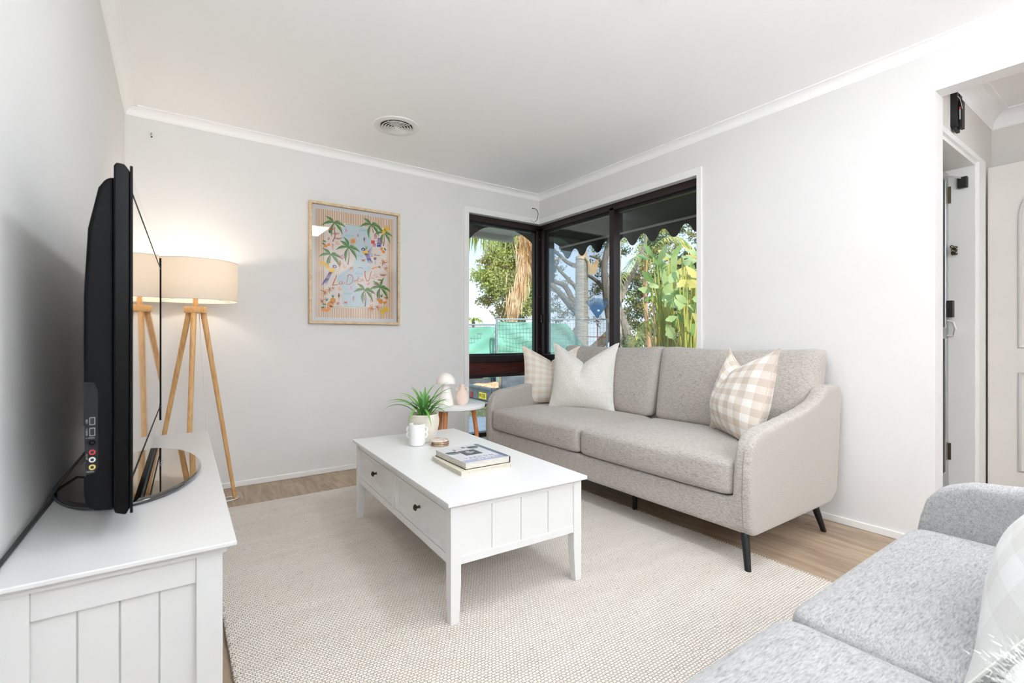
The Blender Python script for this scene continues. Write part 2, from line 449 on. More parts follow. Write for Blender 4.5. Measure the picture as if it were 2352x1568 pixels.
# ------------------------------------------------------------------ mesh building
class MB:
    def __init__(self):
        self.v = []; self.f = []; self.m = []; self.uv = None

    def add(self, vs, fs, m=0):
        o = len(self.v)
        self.v += [tuple(p) for p in vs]
        self.f += [tuple(i + o for i in f) for f in fs]
        self.m += [m] * len(fs)
        return self

    def box(self, x0, x1, y0, y1, z0, z1, m=0):
        vs = [(x, y, z) for z in (z0, z1) for y in (y0, y1) for x in (x0, x1)]
        return self.add(vs, [(0, 2, 3, 1), (4, 5, 7, 6), (0, 1, 5, 4), (2, 6, 7, 3), (0, 4, 6, 2), (1, 3, 7, 5)], m)

    def obox(self, c, ax, ay, az, hx, hy, hz, m=0):
        c = Vector(c); ax = Vector(ax).normalized(); ay = Vector(ay).normalized(); az = Vector(az).normalized()
        vs = [c + ax * (sx * hx) + ay * (sy * hy) + az * (sz * hz) for sz in (-1, 1) for sy in (-1, 1) for sx in (-1, 1)]
        return self.add(vs, [(0, 2, 3, 1), (4, 5, 7, 6), (0, 1, 5, 4), (2, 6, 7, 3), (0, 4, 6, 2), (1, 3, 7, 5)], m)

    def prism(self, poly, a0, a1, axis='y', m=0):
        """poly of 2D points extruded along an axis; 2D axes are the two others in order"""
        def P(p, a):
            return {'y': (p[0], a, p[1]), 'x': (a, p[0], p[1]), 'z': (p[0], p[1], a)}[axis]
        k = len(poly)
        vs = [P(p, a0) for p in poly] + [P(p, a1) for p in poly]
        fs = [tuple(range(k)), tuple(range(2 * k - 1, k - 1, -1))] + [(i, i + k, (i + 1) % k + k, (i + 1) % k) for i in range(k)]
        return self.add(vs, fs, m)

    def tube(self, pts, r, n=8, m=0, cap=True, closed=False):
        pts = [Vector(p) for p in pts]
        k = len(pts); rs = r if isinstance(r, (list, tuple)) else [r] * k
        o = len(self.v); prev = None
        for i, p in enumerate(pts):
            if closed:
                t = pts[(i + 1) % k] - pts[i - 1]
            else:
                t = (pts[min(i + 1, k - 1)] - pts[max(i - 1, 0)])
            t.normalize()
            if prev is None:
                a = t.orthogonal().normalized()
            else:
                a = (prev - t * prev.dot(t))
                a = a.normalized() if a.length > 1e-6 else t.orthogonal().normalized()
            prev = a; bb = t.cross(a)
            for j in range(n):
                th = 2 * math.pi * j / n
                self.v.append(tuple(p + (a * math.cos(th) + bb * math.sin(th)) * rs[i]))
        segs = k if closed else k - 1
        for i in range(segs):
            for j in range(n):
                i2 = (i + 1) % k
                self.f.append((o + i * n + j, o + i * n + (j + 1) % n, o + i2 * n + (j + 1) % n, o + i2 * n + j)); self.m.append(m)
        if cap and not closed:
            self.f.append(tuple(o + j for j in reversed(range(n)))); self.m.append(m)
            self.f.append(tuple(o + (k - 1) * n + j for j in range(n))); self.m.append(m)
        return self

    def lathe(self, prof, c=(0, 0, 0), n=40, m=0, sx=1, sy=1):
        o = len(self.v); k = len(prof)
        for r, z in prof:
            for j in range(n):
                th = 2 * math.pi * j / n
                self.v.append((c[0] + r * sx * math.cos(th), c[1] + r * sy * math.sin(th), c[2] + z))
        for i in range(k - 1):
            for j in range(n):
                self.f.append((o + i * n + j, o + i * n + (j + 1) % n, o + (i + 1) * n + (j + 1) % n, o + (i + 1) * n + j)); self.m.append(m)
        return self

    def grid(self, fn, nu, nv, m=0, uvfn=None):
        o = len(self.v)
        for i in range(nu + 1):
            for j in range(nv + 1):
                self.v.append(tuple(fn(i / nu, j / nv)))
        for i in range(nu):
            for j in range(nv):
                a = o + i * (nv + 1) + j
                self.f.append((a, a + nv + 1, a + nv + 2, a + 1)); self.m.append(m)
        return self

    def build(self, name, mats, parent=None, loc=None, smooth=False, bevel=0, bseg=2, sub=0, angle=40, solid=0):
        me = bpy.data.meshes.new(name)
        me.from_pydata(self.v, [], self.f)
        if not isinstance(mats, (list, tuple)):
            mats = [mats]
        for x in mats:
            me.materials.append(M[x] if isinstance(x, str) else x)
        me.polygons.foreach_set('material_index', self.m)
        if smooth:
            me.polygons.foreach_set('use_smooth', [True] * len(me.polygons))
        me.update()
        o = bpy.data.objects.new(name, me)
        COL.objects.link(o)
        if parent is not None:
            o.parent = parent
        if loc is not None:
            o.location = loc
        if solid:
            s = o.modifiers.new('solid', 'SOLIDIFY'); s.thickness = solid; s.offset = 0
        if bevel:
            bv = o.modifiers.new('bevel', 'BEVEL'); bv.width = bevel; bv.segments = bseg; bv.limit_method = 'ANGLE'; bv.angle_limit = R(30)
            bv.harden_normals = False
        if sub:
            ss = o.modifiers.new('sub', 'SUBSURF'); ss.levels = sub; ss.render_levels = sub
        if smooth and not sub:
            try:
                me.set_sharp_from_angle(angle=R(angle))
            except Exception:
                pass
        return o


def empty(name, loc=(0, 0, 0), rz=0):
    o = bpy.data.objects.new(name, None)
    COL.objects.link(o); o.location = loc; o.rotation_euler = (0, 0, rz)
    o.empty_display_size = .05
    return o


def tag(o, label, cat, group=None, kind=None):
    o['label'] = label; o['category'] = cat
    if group: o['group'] = group
    if kind: o['kind'] = kind
    return o


def struct(o):
    o['kind'] = 'structure'
    return o


def copy_tree(o, parent=None):
    c = o.copy(); COL.objects.link(c)
    if parent is not None: c.parent = parent
    for ch in list(o.children):
        copy_tree(ch, c)
    return c


def bez(p0, p1, p2, n=10):
    p0, p1, p2 = Vector(p0), Vector(p1), Vector(p2)
    return [(p0 * (1 - t) ** 2 + p1 * 2 * t * (1 - t) + p2 * t * t) for t in [i / n for i in range(n + 1)]]


# ------------------------------------------------------------------ room dimensions
XL, XR, YB, ZC = -0.244, 2.955, 3.72, 2.41
YR = -3.2            # rear of the open-plan room behind the camera
WT = .12             # wall thickness
WX0, WZT = 2.148, 2.130   # window opening: left edge on the back wall, head height
WY0 = 1.965          # window opening: end on the right wall
OY0, OZ = .70, 2.178  # hall opening in the right wall
HY = .73             # hall wall that faces the room's rear
HX = 4.24            # far wall of the hall

struct(MB().box(XL - .1, HX + .1, YR - .1, YB + .02, -.12, 0).build('floor', 'floor'))
struct(MB().box(XL - .1, HX + .1, YR - .1, YB + .14, ZC, ZC + .12).build('ceiling', 'ceiling'))
struct(MB().box(XL - WT, XL, YR, YB + WT, 0, ZC).build('wall_left', 'wall'))
struct(MB().box(XL, XR, YR - WT, YR, 0, ZC).build('wall_rear', 'wall'))
wb = MB().box(XL, WX0, YB, YB + WT, 0, ZC)
wb.box(WX0, XR + .16, YB, YB + WT, WZT, ZC)
wb.box(WX0, XR + .16, YB, YB + WT, 0, .09)
struct(wb.build('wall_back', 'wall'))
wr = MB().box(XR, XR + WT, OY0, WY0, 0, ZC)
wr.box(XR, XR + WT, WY0, YB, WZT, ZC)
wr.box(XR, XR + WT, WY0, YB, 0, .09)
wr.box(XR, XR + .1, -.9, OY0, OZ, ZC)
wr.box(XR, XR + .1, YR, -.9, 0, ZC)
struct(wr.build('wall_right', 'wall'))
# hall
DX0, DX1 = 3.06, 3.86
wh = MB().box(DX1, HX, HY, HY + .1, 0, ZC)
wh.box(XR + .1, DX1, HY, HY + .1, 2.04, ZC)
struct(wh.build('wall_hall', 'wall_hall'))
struct(MB().box(HX, HX + WT, YR, HY + .2, 0, ZC).build('wall_far', 'wall_hall'))
struct(MB().box(XR + .1, HX, YR - WT, YR, 0, ZC).build('wall_hall_rear', 'wall_hall'))


# cornices: cove profile swept along straight runs (drop, projection)
def cornice(name, p0, p1, inward, drop=.05, proj=.06, zc=ZC, mat='ceiling'):
    p0, p1 = Vector(p0), Vector(p1); w = Vector(inward)
    prof = [(0, -drop), (.004, -drop), (.006, -drop + .006)]
    for i in range(7):
        a = i / 6 * math.pi / 2
        prof.append((.008 + (proj - .016) * (1 - math.cos(a)), -drop + .008 + (drop - .014) * math.sin(a)))
    prof += [(proj, -.006), (proj, 0), (0, 0)]
    vs = []
    for p in (p0, p1):
        for a, z in prof:
            vs.append((p.x + w.x * a, p.y + w.y * a, zc + z))
    k = len(prof)
    fs = [(i, i + 1, k + i + 1, k + i) for i in range(k - 1)] + [(k - 1, 0, k, 2 * k - 1)] + [tuple(range(k)), tuple(range(2 * k - 1, k - 1, -1))]
    mb = MB().add(vs, fs)
    return struct(mb.build(name, mat))


cornice('trim_1', (XL, YR, 0), (XL, YB, 0), (1, 0, 0))
cornice('trim_2', (XL, YB, 0), (XR, YB, 0), (0, -1, 0))
cornice('trim_3', (XR, YR, 0), (XR, YB, 0), (-1, 0, 0))
cornice('trim_4', (XR + .1, HY, 0), (HX, HY, 0), (0, -1, 0), .09, .09)
cornice('trim_5', (HX, YR, 0), (HX, HY, 0), (-1, 0, 0), .09, .09)


def skirting(name, x0, x1, y0, y1, h=.038):
    return struct(MB().box(x0, x1, y0, y1, 0, h).build(name, 'trim', bevel=.004))


skirting('baseboard_back', XL, WX0 - .05, YB - .012, YB)
skirting('baseboard_left', XL, XL + .012, YR, YB - .012)
skirting('baseboard_right', XR - .012, XR, OY0, YB - .012)
skirting('baseboard_rear', XL + .012, XR, YR, YR + .012)

# window architrave (thin, flat)
ar = MB()
ar.box(WX0 - .05, WX0, YB - .012, YB, 0, WZT + .05)
ar.box(WX0, XR - .012, YB - .012, YB, WZT, WZT + .05)
ar.box(XR - .012, XR, WY0, YB, WZT, WZT + .05)
ar.box(XR - .012, XR, WY0 - .035, WY0, .038, WZT + .05)
ar.box(WX0, XR - .012, YB - .012, YB, .05, .1)
struct(ar.build('trim_6', 'trim'))

# ------------------------------------------------------------------ corner window
FY, FX = 3.80, 3.035     # centre planes of the two frames


def win_frame_y(mb, x0, x1, z0, z1, y, d, m=0):
    mb.box(x0, x1, y - d, y + d, z0, z1, m)


w1 = empty('window_1', (0, 0, 0)); struct(w1)
mb = MB()
mb.box(WX0 + .0, FX + .02, YB + .04, FY + .05, 2.075, 2.13)      # head
mb.box(WX0 + .0, FX - .02, YB + .05, FY + .05, .10, .135)        # bottom rail
mb.box(WX0 + .0, WX0 + .02, YB + .05, FY + .05, .1, 2.1)         # left stile behind the jamb
mb.box(FX - .075, FX - .03, FY - .04, FY + .04, .1, 2.1)         # right stile
mb.box(FX - .03, FX + .045, FY - .045, FY + .05, .1, 2.11)       # corner post
mb.build('frame', 'win_brown', w1, bevel=.003)
mb = MB()
mb.box(WX0 + .02, FX - .075, FY - .012, FY + .03, .845, .862)
mb.box(WX0 + .02, FX - .075, FY - .012, FY + .03, 2.058, 2.075)
mb.box(FX - .087, FX - .075, FY - .012, FY + .03, .845, 2.075)
mb.build('seal', 'win_black', w1)
mb = MB()
mb.box(WX0 + .02, FX - .075, FY - .05, FY + .03, .783, .845)
mb.box(WX0 + .02, FX - .075, FY - .042, FY + .03, .642, .668)
mb.build('transom', 'win_brown', w1, bevel=.004)
MB().box(WX0 + .02, FX - .075, FY - .028, FY + .02, .668, .783).build('spandrel_panel', 'mahogany', w1)
MB().box(WX0 + .02, FX - .075, FY, FY + .005, .862, 2.06).build('pane', 'glass', w1)
MB().box(WX0 + .02, FX - .075, FY, FY + .005, .135, .645).build('pane', 'glass', w1)
mb = MB()
for z in (1.99, 1.42, .9):
    for x in (FX - .053, FX + .01):
        mb.lathe([(0, 0), (.004, 0), (.004, .003), (0, .003)], (0, 0, 0), 10)
        for i in range(40):
            vx, vy, vz = mb.v[-40 + i]
            mb.v[-40 + i] = (x + vx, FY - .047 - vz, z + vy)
mb.build('screw', 'steel', w1)

w2 = empty('window_2', (0, 0, 0)); struct(w2)
mb = MB()
mb.box(XR + .04, FX + .05, WY0, FY - .05, 2.075, 2.13)
mb.box(XR + .05, FX + .05, WY0, FY - .05, .1, .135)
mb.box(XR + .05, FX + .05, WY0, WY0 + .02, .1, 2.1)
mb.box(FX - .04, FX + .04, FY - .10, FY - .045, .1, 2.1)
mb.box(FX - .04, FX + .04, 2.775, 2.825, .8, 2.1)
mb.box(FX - .05, FX + .03, WY0 + .02, FY - .1, .783, .85)
mb.box(FX - .042, FX + .03, WY0 + .02, FY - .1, .642, .668)
mb.build('frame', 'win_brown', w2, bevel=.003)
mb = MB()
mb.box(FX - .012, FX + .03, 2.825, 2.84, .85, 2.075)
mb.box(FX - .012, FX + .03, FY - .125, FY - .10, .85, 2.075)
mb.box(FX - .012, FX + .03, 2.84, FY - .12, 2.055, 2.075)
mb.box(FX - .012, FX + .03, WY0 + .02, 2.775, 2.055, 2.075)
mb.build('seal', 'win_black', w2)
MB().box(FX - .028, FX + .02, WY0 + .02, FY - .1, .668, .783).build('spandrel_panel', 'mahogany', w2)
MB().box(FX - .01, FX - .005, 2.84, FY - .12, .85, 2.06).build('pane', 'glass_screen', w2)
MB().box(FX + .012, FX + .017, WY0 + .02, 2.775, .85, 2.06).build('pane', 'glass', w2)
MB().box(FX, FX + .005, WY0 + .02, FY - .12, .135, .645).build('pane', 'glass', w2)
MB().box(FX - .056, FX - .04, FY - .085, FY - .065, 1.16, 1.24).build('latch', 'win_black', w2, bevel=.004)

# ------------------------------------------------------------------ hall doorway, screen door, panelled door
ar = MB()
ar.box(DX1, DX1 + .15, HY - .015, HY, 0, 2.04)
ar.box(XR + .1, DX1 + .15, HY - .015, HY, 2.04, 2.07)
ar.box(DX1 - .02, DX1, HY, HY + .19, 0, 2.02)
ar.box(XR + .1, DX1, HY, HY + .19, 2.02, 2.04)
struct(ar.build('trim_7', 'trim'))
struct(MB().box(XR + .1, XR + .13, HY - .01, HY + .2, 0, 2.04).build('trim_8', 'trim'))
sd = empty('door_1', (3.13, HY + .118, 0)); struct(sd)
mb = MB()
mb.box(0, .05, 0, .035, .02, 2.0); mb.box(.66, .71, 0, .035, .02, 2.0)
mb.box(.05, .66, 0, .035, .02, .2); mb.box(.05, .66, 0, .035, 1.95, 2.0); mb.box(.05, .66, 0, .035, 1.0, 1.07)
mb.build('frame', 'steel', sd, bevel=.003)
MB().box(.05, .66, .014, .020, .2, 1.95).build('mesh_panel', base_mat('flyscreen', '#55585a', .8), sd)
for z in (.32, 1.87):
    h = MB().box(.70, .73, -.012, 0, z - .05, z + .05)
    h.box(.715, .725, -.075, -.005, z - .045, z + .045, 1)
    h.build('hinge', ['brass', 'trim'], sd)
hb = MB().box(.665, .70, -.03, 0, 1.13, 1.23)
hb.build('lock_case', 'win_black', sd, bevel=.003)
MB().tube([(.685, 0, 1.02), (.685, -.03, 1.02), (.675, -.04, 1.06), (.675, -.03, 1.10), (.685, 0, 1.11)], .007).build('handle', 'cord_white', sd)
ch = MB()
random.seed(3)
for i in range(9):
    a = i * .7
    c = Vector((.69 + .016 * math.sin(a * 2), -.03 + .006 * math.cos(a * 3), 1.53 + .02 * math.cos(a * 1.7)))
    q = Vector((random.uniform(-1, 1), random.uniform(-1, 1), random.uniform(-1, 1))).normalized()
    e1 = q.orthogonal().normalized(); e2 = q.cross(e1)
    ch.tube([c + e1 * .014 * math.cos(t * math.pi / 5) + e2 * .008 * math.sin(t * math.pi / 5) for t in range(10)], .0028, 6, closed=True)
ch.build('chain', 'brass', sd)

# closer arm on the door frame
dc = empty('door_closer', (DX1 - .02, HY + .05, 1.93))
tag(dc, 'small black door closer bracket on the inside of the hall doorway frame', 'door closer')
MB().box(-.03, 0, -.022, .022, -.035, .03).build('body', 'win_black', dc, bevel=.004)
MB().tube([(-.02, 0, .02), (-.06, .04, .035), (-.14, .08, .03)], .005).build('arm', 'steel', dc)

# alarm/chime unit with its cover off
au = empty('alarm_unit', PY(2180, 262, HY) + Vector((0, 0, 0)))
tag(au, 'uncovered black battery-powered unit with loose wire, high on the hall wall', 'alarm unit')
au.location.y = HY
au.location.z = 2.2
au.scale = (.5, .32, .80)
s = MB().box(0, .22, -.004, 0, -.135, .125).build('back_plate', 'trim', au)
b1 = MB().box(.03, .20, -.085, -.004, -.11, .115)
b1.box(.10, .20, -.128, -.085, -.115, .065)
b1.box(.10, .19, -.10, -.085, .07, .105)
b1.box(.04, .18, -.075, -.03, -.135, -.11)
b1.build('housing', 'win_black', au, bevel=.003)
bat = MB().tube([(.085, -.103, -.065), (.085, -.103, .0)], .012, 12).tube([(.085, -.103, .0), (.085, -.103, .016)], .0122, 12, 1)
bat.build('battery', ['label_grey', 'tail_red'], au, smooth=True)
MB().tube(bez((.06, -.087, .085), (.07, -.125, .06), (.09, -.132, .0)), .003, 6).build('wire', 'cord_white', au)

# open panelled front door standing against the far hall wall
pd = empty('door_2', (DX1 + .17, HY - .02, 0)); struct(pd)
MB().box(0, .035, -.82, 0, .01, 2.035).build('leaf', 'wall_hall', pd, bevel=.002)


def moulding(mb, pts, r=.009):
    mb.tube(pts, r, 8, closed=True)


mp_ = MB(); X_ = -.001
y1, y2 = -.135, -.39
pts = [(X_, y1, .95), (X_, y1, 1.70)] + [(X_, y1 - .06 + .06 * math.cos(a), 1.70 + .14 * math.sin(a) * 1.0) for a in [i / 6 * math.pi / 2 for i in range(1, 7)]]
pts += [(X_, y2 + .06 - .06 * math.sin(a), 1.70 + .14 * math.cos(a)) for a in [i / 6 * math.pi / 2 for i in range(0, 7)]] + [(X_, y2, .95)]
moulding(mp_, pts)
mp_.build('panel_moulding', 'groove', pd, smooth=True)
mp_ = MB()
moulding(mp_, [(X_, y1, .23), (X_, y1, .80), (X_, y2, .80), (X_, y2, .23)])
mp_.build('panel_moulding', 'groove', pd, smooth=True)
mp_ = MB()
for zz in ((.95, 1.84), (.23, .80)):
    moulding(mp_, [(X_, -.47, zz[0]), (X_, -.47, zz[1]), (X_, -.70, zz[1]), (X_, -.70, zz[0])])
mp_.build('panel_moulding', 'groove', pd, smooth=True)


# ------------------------------------------------------------------ ceiling lights and their lamps; the rear and hall panels are added fill
def panel_light(x, y, sx, sy, power, label, color=(.865, .93, 1)):
    p = empty('ceiling_light', (x, y, ZC))
    tag(p, label, 'ceiling light')
    MB().box(-sx / 2 - .012, sx / 2 + .012, -sy / 2 - .012, sy / 2 + .012, -.03, 0).build('housing', 'trim', p, bevel=.003)
    MB().box(-sx / 2, sx / 2, -sy / 2, sy / 2, -.034, -.029).build('diffuser', 'lamp_panel', p)
    ld = bpy.data.lights.new('ceiling_light_lamp', 'AREA')
    ld.shape = 'RECTANGLE'; ld.size = sx; ld.size_y = sy; ld.energy = power; ld.color = color
    lo = bpy.data.objects.new('ceiling_light_lamp', ld); COL.objects.link(lo)
    lo.parent = p; lo.location = (0, 0, -.037)
    return p


panel_light(1.42, .93, .30, .60, 10, 'rectangular white led panel light on the ceiling above the grey sofas')
panel_light(1.30, -1.9, 1.2, .60, 4, 'long white led panel added as unseen fill on the ceiling at the rear')  # added fill panel, out of view behind the camera
panel_light(3.60, -.60, .30, .30, 3, 'small square led panel added as unseen fill on the hall ceiling')  # added to brighten the hall, out of view

# uplights added as fill, unseen behind the camera: they softly wash the ceiling
def fill_uplighter(x, y, h, power, label):
    up = empty('fill_uplighter', (x, y, 0))
    tag(up, label, 'floor lamp')
    MB().lathe([(.0001, 0), (.13, 0), (.13, .02), (.012, .03), (.012, h - .11), (.05, h - .09), (.17, h - .03), (.18, h), (.165, h), (.045, h - .065), (.0001, h - .07)], n=40).build('stand', 'trim', up, smooth=True)
    ld = bpy.data.lights.new('fill_uplighter_lamp', 'AREA'); ld.shape = 'DISK'; ld.size = .30; ld.energy = power; ld.color = (.865, .93, 1)
    lo = bpy.data.objects.new('fill_uplighter_lamp', ld); COL.objects.link(lo); lo.parent = up; lo.location = (0, 0, h - .01); lo.rotation_euler = (R(180), 0, 0)
    return up


fill_uplighter(.12, -.85, 1.25, 52, 'slim white uplight added as fill, unseen behind the camera by the left wall')
fill_uplighter(2.40, -2.0, 1.25, 36, 'slim white uplight added as fill, unseen at the rear on the hall side')
fill_uplighter(-.05, -2.4, 1.25, 108, 'slim white uplight added as fill, unseen in the rear left corner')

# ------------------------------------------------------------------ round ceiling vent
vt = empty('ceiling_vent', (1.205, 3.035, ZC))
tag(vt, 'round white ceiling air vent with concentric rings', 'air vent')
MB().lathe([(.148, 0), (.146, -.006), (.125, -.010), (.108, -.008), (.104, -.004), (.104, .0)], n=64).build('rim', 'vent_white', vt, smooth=True)
for i, r in enumerate((.098, .080, .062, .044, .026)):
    # cone ring, flaring downwards
    MB().lathe([(r - .012, -.001), (r, -.013), (r - .0025, -.015), (r - .0145, -.003)], n=56).build('ring', 'vent_white', vt, smooth=True)
MB().lathe([(.0001, -.018), (.01, -.017), (.012, -.006), (.0001, -.004)], n=24).build('boss', 'vent_white', vt, smooth=True)
MB().lathe([(.0001, -.0015), (.102, -.0015)], n=48).build('throat', 'vent_dark', vt)
mb = MB()
for k in range(4):
    a = R(35) + k * math.pi / 2
    mb.obox((math.cos(a) * .055, math.sin(a) * .055, -.006), (math.cos(a), math.sin(a), 0), (-math.sin(a), math.cos(a), 0), (0, 0, 1), .045, .0015, .003)
mb.build('bracket', 'vent_white', vt)

# ------------------------------------------------------------------ rug
RZ = .012
rx0, rx1, ry0, ry1 = .145, 2.178, .27, 3.247
rug = empty('rug', ((rx0 + rx1) / 2, (ry0 + ry1) / 2, 0))
tag(rug, 'large oatmeal woven wool rug under the white coffee table', 'rug')
hx, hy = (rx1 - rx0) / 2, (ry1 - ry0) / 2
random.seed(11)
edge = []
N = 150
def rim(n, a, b):
    return [(a[0] + (b[0] - a[0]) * i / n, a[1] + (b[1] - a[1]) * i / n) for i in range(n)]
pts = rim(90, (-hx, -hy), (hx, -hy)) + rim(N, (hx, -hy), (hx, hy)) + rim(90, (hx, hy), (-hx, hy)) + rim(N, (-hx, hy), (-hx, -hy))
pts = [(x + random.uniform(-.0018, .0018), y + random.uniform(-.0018, .0018)) for x, y in pts]
MB().prism(pts, 0.0, RZ, 'z').build('pile', 'rug', rug)
mb = MB()
def stitches(p, q, n, outw):
    p, q = Vector(p), Vector(q); w = Vector(outw)
    for i in range(n):
        c = p + (q - p) * (i + .5) / n
        t = (q - p).normalized()
        L = (q - p).length / n
        mb.tube([c - t * L * .5 - w * .007 + Vector((0, 0, RZ + .0)), c - t * L * .15 + w * .003 + Vector((0, 0, RZ + .002)), c + t * L * .2 + w * .004 + Vector((0, 0, RZ - .003)), c + t * L * .5 - w * .003 + Vector((0, 0, RZ - .002))], .0024, 4)
stitches((hx, -hy, 0), (hx, hy, 0), 250, (1, 0, 0))
mb.build('edge_stitching', 'rug', rug, smooth=True)
mb = MB()
stitches((-hx, -hy, 0), (-hx, hy, 0), 250, (-1, 0, 0))
st = mb.build('edge_stitching', 'rug', rug, smooth=True)


# ------------------------------------------------------------------ upholstery shapes
def rounded_block(w, d, h, r, crown=(0, 0, 0), n=14, squash=None):
    """closed soft block centred at the origin, edges rounded by r, faces crowned"""
    bm = []
    mb = MB()
    hx_, hy_, hz_ = w / 2, d / 2, h / 2
    def shape(a, b, c):
        # a,b,c in [-1,1] on the cube surface
        p = Vector((a * hx_, b * hy_, c * hz_))
        q = Vector((max(-hx_ + r, min(hx_ - r, p.x)), max(-hy_ + r, min(hy_ - r, p.y)), max(-hz_ + r, min(hz_ - r, p.z))))
        d_ = p - q
        if d_.length > 1e-9:
            p = q + d_.normalized() * min(r, d_.length * 1.0) if d_.length > r else p
        k = lambda t: (1 - t * t)
        p.x += crown[0] * k(b) * k(c) * a * abs(a)
        p.y += crown[1] * k(a) * k(c) * b * abs(b)
        p.z += crown[2] * k(a) * k(b) * c * abs(c)
        if squash: p = squash(p, a, b, c)
        return p
    def tv(t):  # denser near the edges
        t = t * 2 - 1
        return math.copysign(abs(t) ** .75, t) if t else 0
    idx = {}
    def vid(a, b, c):
        key = (round(a, 5), round(b, 5), round(c, 5))
        if key not in idx:
            idx[key] = len(mb.v); mb.v.append(tuple(shape(a, b, c)))
        return idx[key]
    T = [tv(i / n) for i in range(n + 1)]
    for ax in range(3):
        for sgn in (-1, 1):
            for i in range(n):
                for j in range(n):
                    cs = [(T[i], T[j]), (T[i + 1], T[j]), (T[i + 1], T[j + 1]), (T[i], T[j + 1])]
                    f = []
                    for u, v in cs:
                        c = [u, v]; c.insert(ax, sgn)
                        f.append(vid(*c))
                    if (sgn == 1) != (ax == 1): f = f
                    else: f = f[::-1]
                    mb.f.append(tuple(f)); mb.m.append(0)
    return mb


def make_sofa(L, fabric, n_seat=2, legs=True):
    """front faces -X, depth along +X (0..0.93), length along +Y (0..L)"""
    root = empty('sofa')
    T = .085
    # side silhouette of an arm (x, z)
    side = [(.02, .150), (.79, .150), (.865, .19), (.905, .55), (.925, .735), (.90, .757), (.755, .758), (.722, .745), (.69, .712), (.63, .682), (.51, .655),
            (.36, .632), (.21, .613), (.10, .600), (.045, .578), (.01, .535), (-.012, .44), (-.015, .30), (-.006, .18)]
    fr = MB()
    fr.prism(side, 0, T, 'y'); fr.prism(side, L - T, L, 'y')
    fr.box(.0, .86, T - .02, L - T + .02, .152, .300)
    back = [(.70, .20), (.865, .19), (.905, .55), (.925, .735), (.90, .757), (.82, .757), (.80, .70)]
    fr.prism(back, T - .03, L - T + .03, 'y')
    f = fr.build('frame', fabric, root, smooth=True)
    rm = f.modifiers.new('remesh', 'REMESH'); rm.mode = 'VOXEL'; rm.voxel_size = .0125; rm.use_smooth_shade = True
    sm = f.modifiers.new('smooth', 'SMOOTH'); sm.iterations = 14; sm.factor = .5
    # seat cushions
    inner = L - 2 * T
    cw = inner / n_seat
    for i in range(n_seat):
        yc = T + cw * (i + .5)
        mb = rounded_block(.72, cw - .004, .165, .035, (.012, .0, .022), 16)
        c = mb.build('seat_cushion', fabric, root, (.345, yc, .383), smooth=True, sub=1)
    # back cushions (lean back, tufted once)
    bw = (L - .10) / n_seat
    for i in range(n_seat):
        yc = .05 + bw * (i + .5)

        def sq(p, a, b, c):
            dd = math.exp(-((p.y) / .055) ** 2 - ((p.z - .02) / .05) ** 2)
            if a < 0: p.x += .045 * dd
            # top edge dips a little between the corners; corners stand up like ears
            if c > 0: p.z += .014 * (abs(b) ** 3) * c - .006 * (1 - abs(b))
            p.y *= 1 - .035 * (1 - c) / 2
            p.x += .10 * (p.z / .48)
            return p
        mb = rounded_block(.15, bw - .006, .485, .045, (.035, .006, .0), 16, sq)
        c = mb.build('back_cushion', fabric, root, (.785, yc, .695), smooth=True, sub=1)
        MB().lathe([(.0001, .004), (.008, .003), (.011, -.002), (.0001, -.003)], n=14).build('button', fabric, c, (-.068, 0, .02)).rotation_euler = (0, R(-90), 0)
    # seam lines on the arm fronts and rail
    for yy in (T * .42, L - T * .42):
        se = MB().tube([(-.012, yy, .18 + .34 * i / 24) for i in range(25)], .0014, 6).build('seam', 'seam', root)
        sw = se.modifiers.new('wrap', 'SHRINKWRAP'); sw.target = f; sw.wrap_mode = 'ABOVE_SURFACE'; sw.offset = .0006
    for x, y, tx, ty in ((.035, .05, -.045, -.040), (.70, .055, .055, -.030), (.035, L - .05, -.045, .040), (.70, L - .055, .055, .030)):
        MB().tube([(x, y, .165), (x + tx, y + ty, 0)], [.019, .0125], 18).build('leg', 'black_leg', root, smooth=True)
    MB().tube([(.18, L * .37, .16), (.18, L * .37, 0)], [.016, .014], 14).build('leg', 'black_leg', root, smooth=True)
    return root


SOFA_L = 2.12
sofa = make_sofa(SOFA_L, 'sofa')
sofa.location = (2.005, 1.075, 0)
tag(sofa, 'light warm-grey linen sofa under the corner window, black angled legs', 'sofa')
sofa2 = make_sofa(1.71, 'sofa2')
tag(sofa2, 'pale cool-grey sofa in the foreground, cropped by the picture corner', 'sofa')
# front faces +Y : rotate -90 degrees (local -X -> +Y, local +Y -> +X)
sofa2.rotation_euler = (0, 0, R(-90))
sofa2.location = (.14, .455, 0)


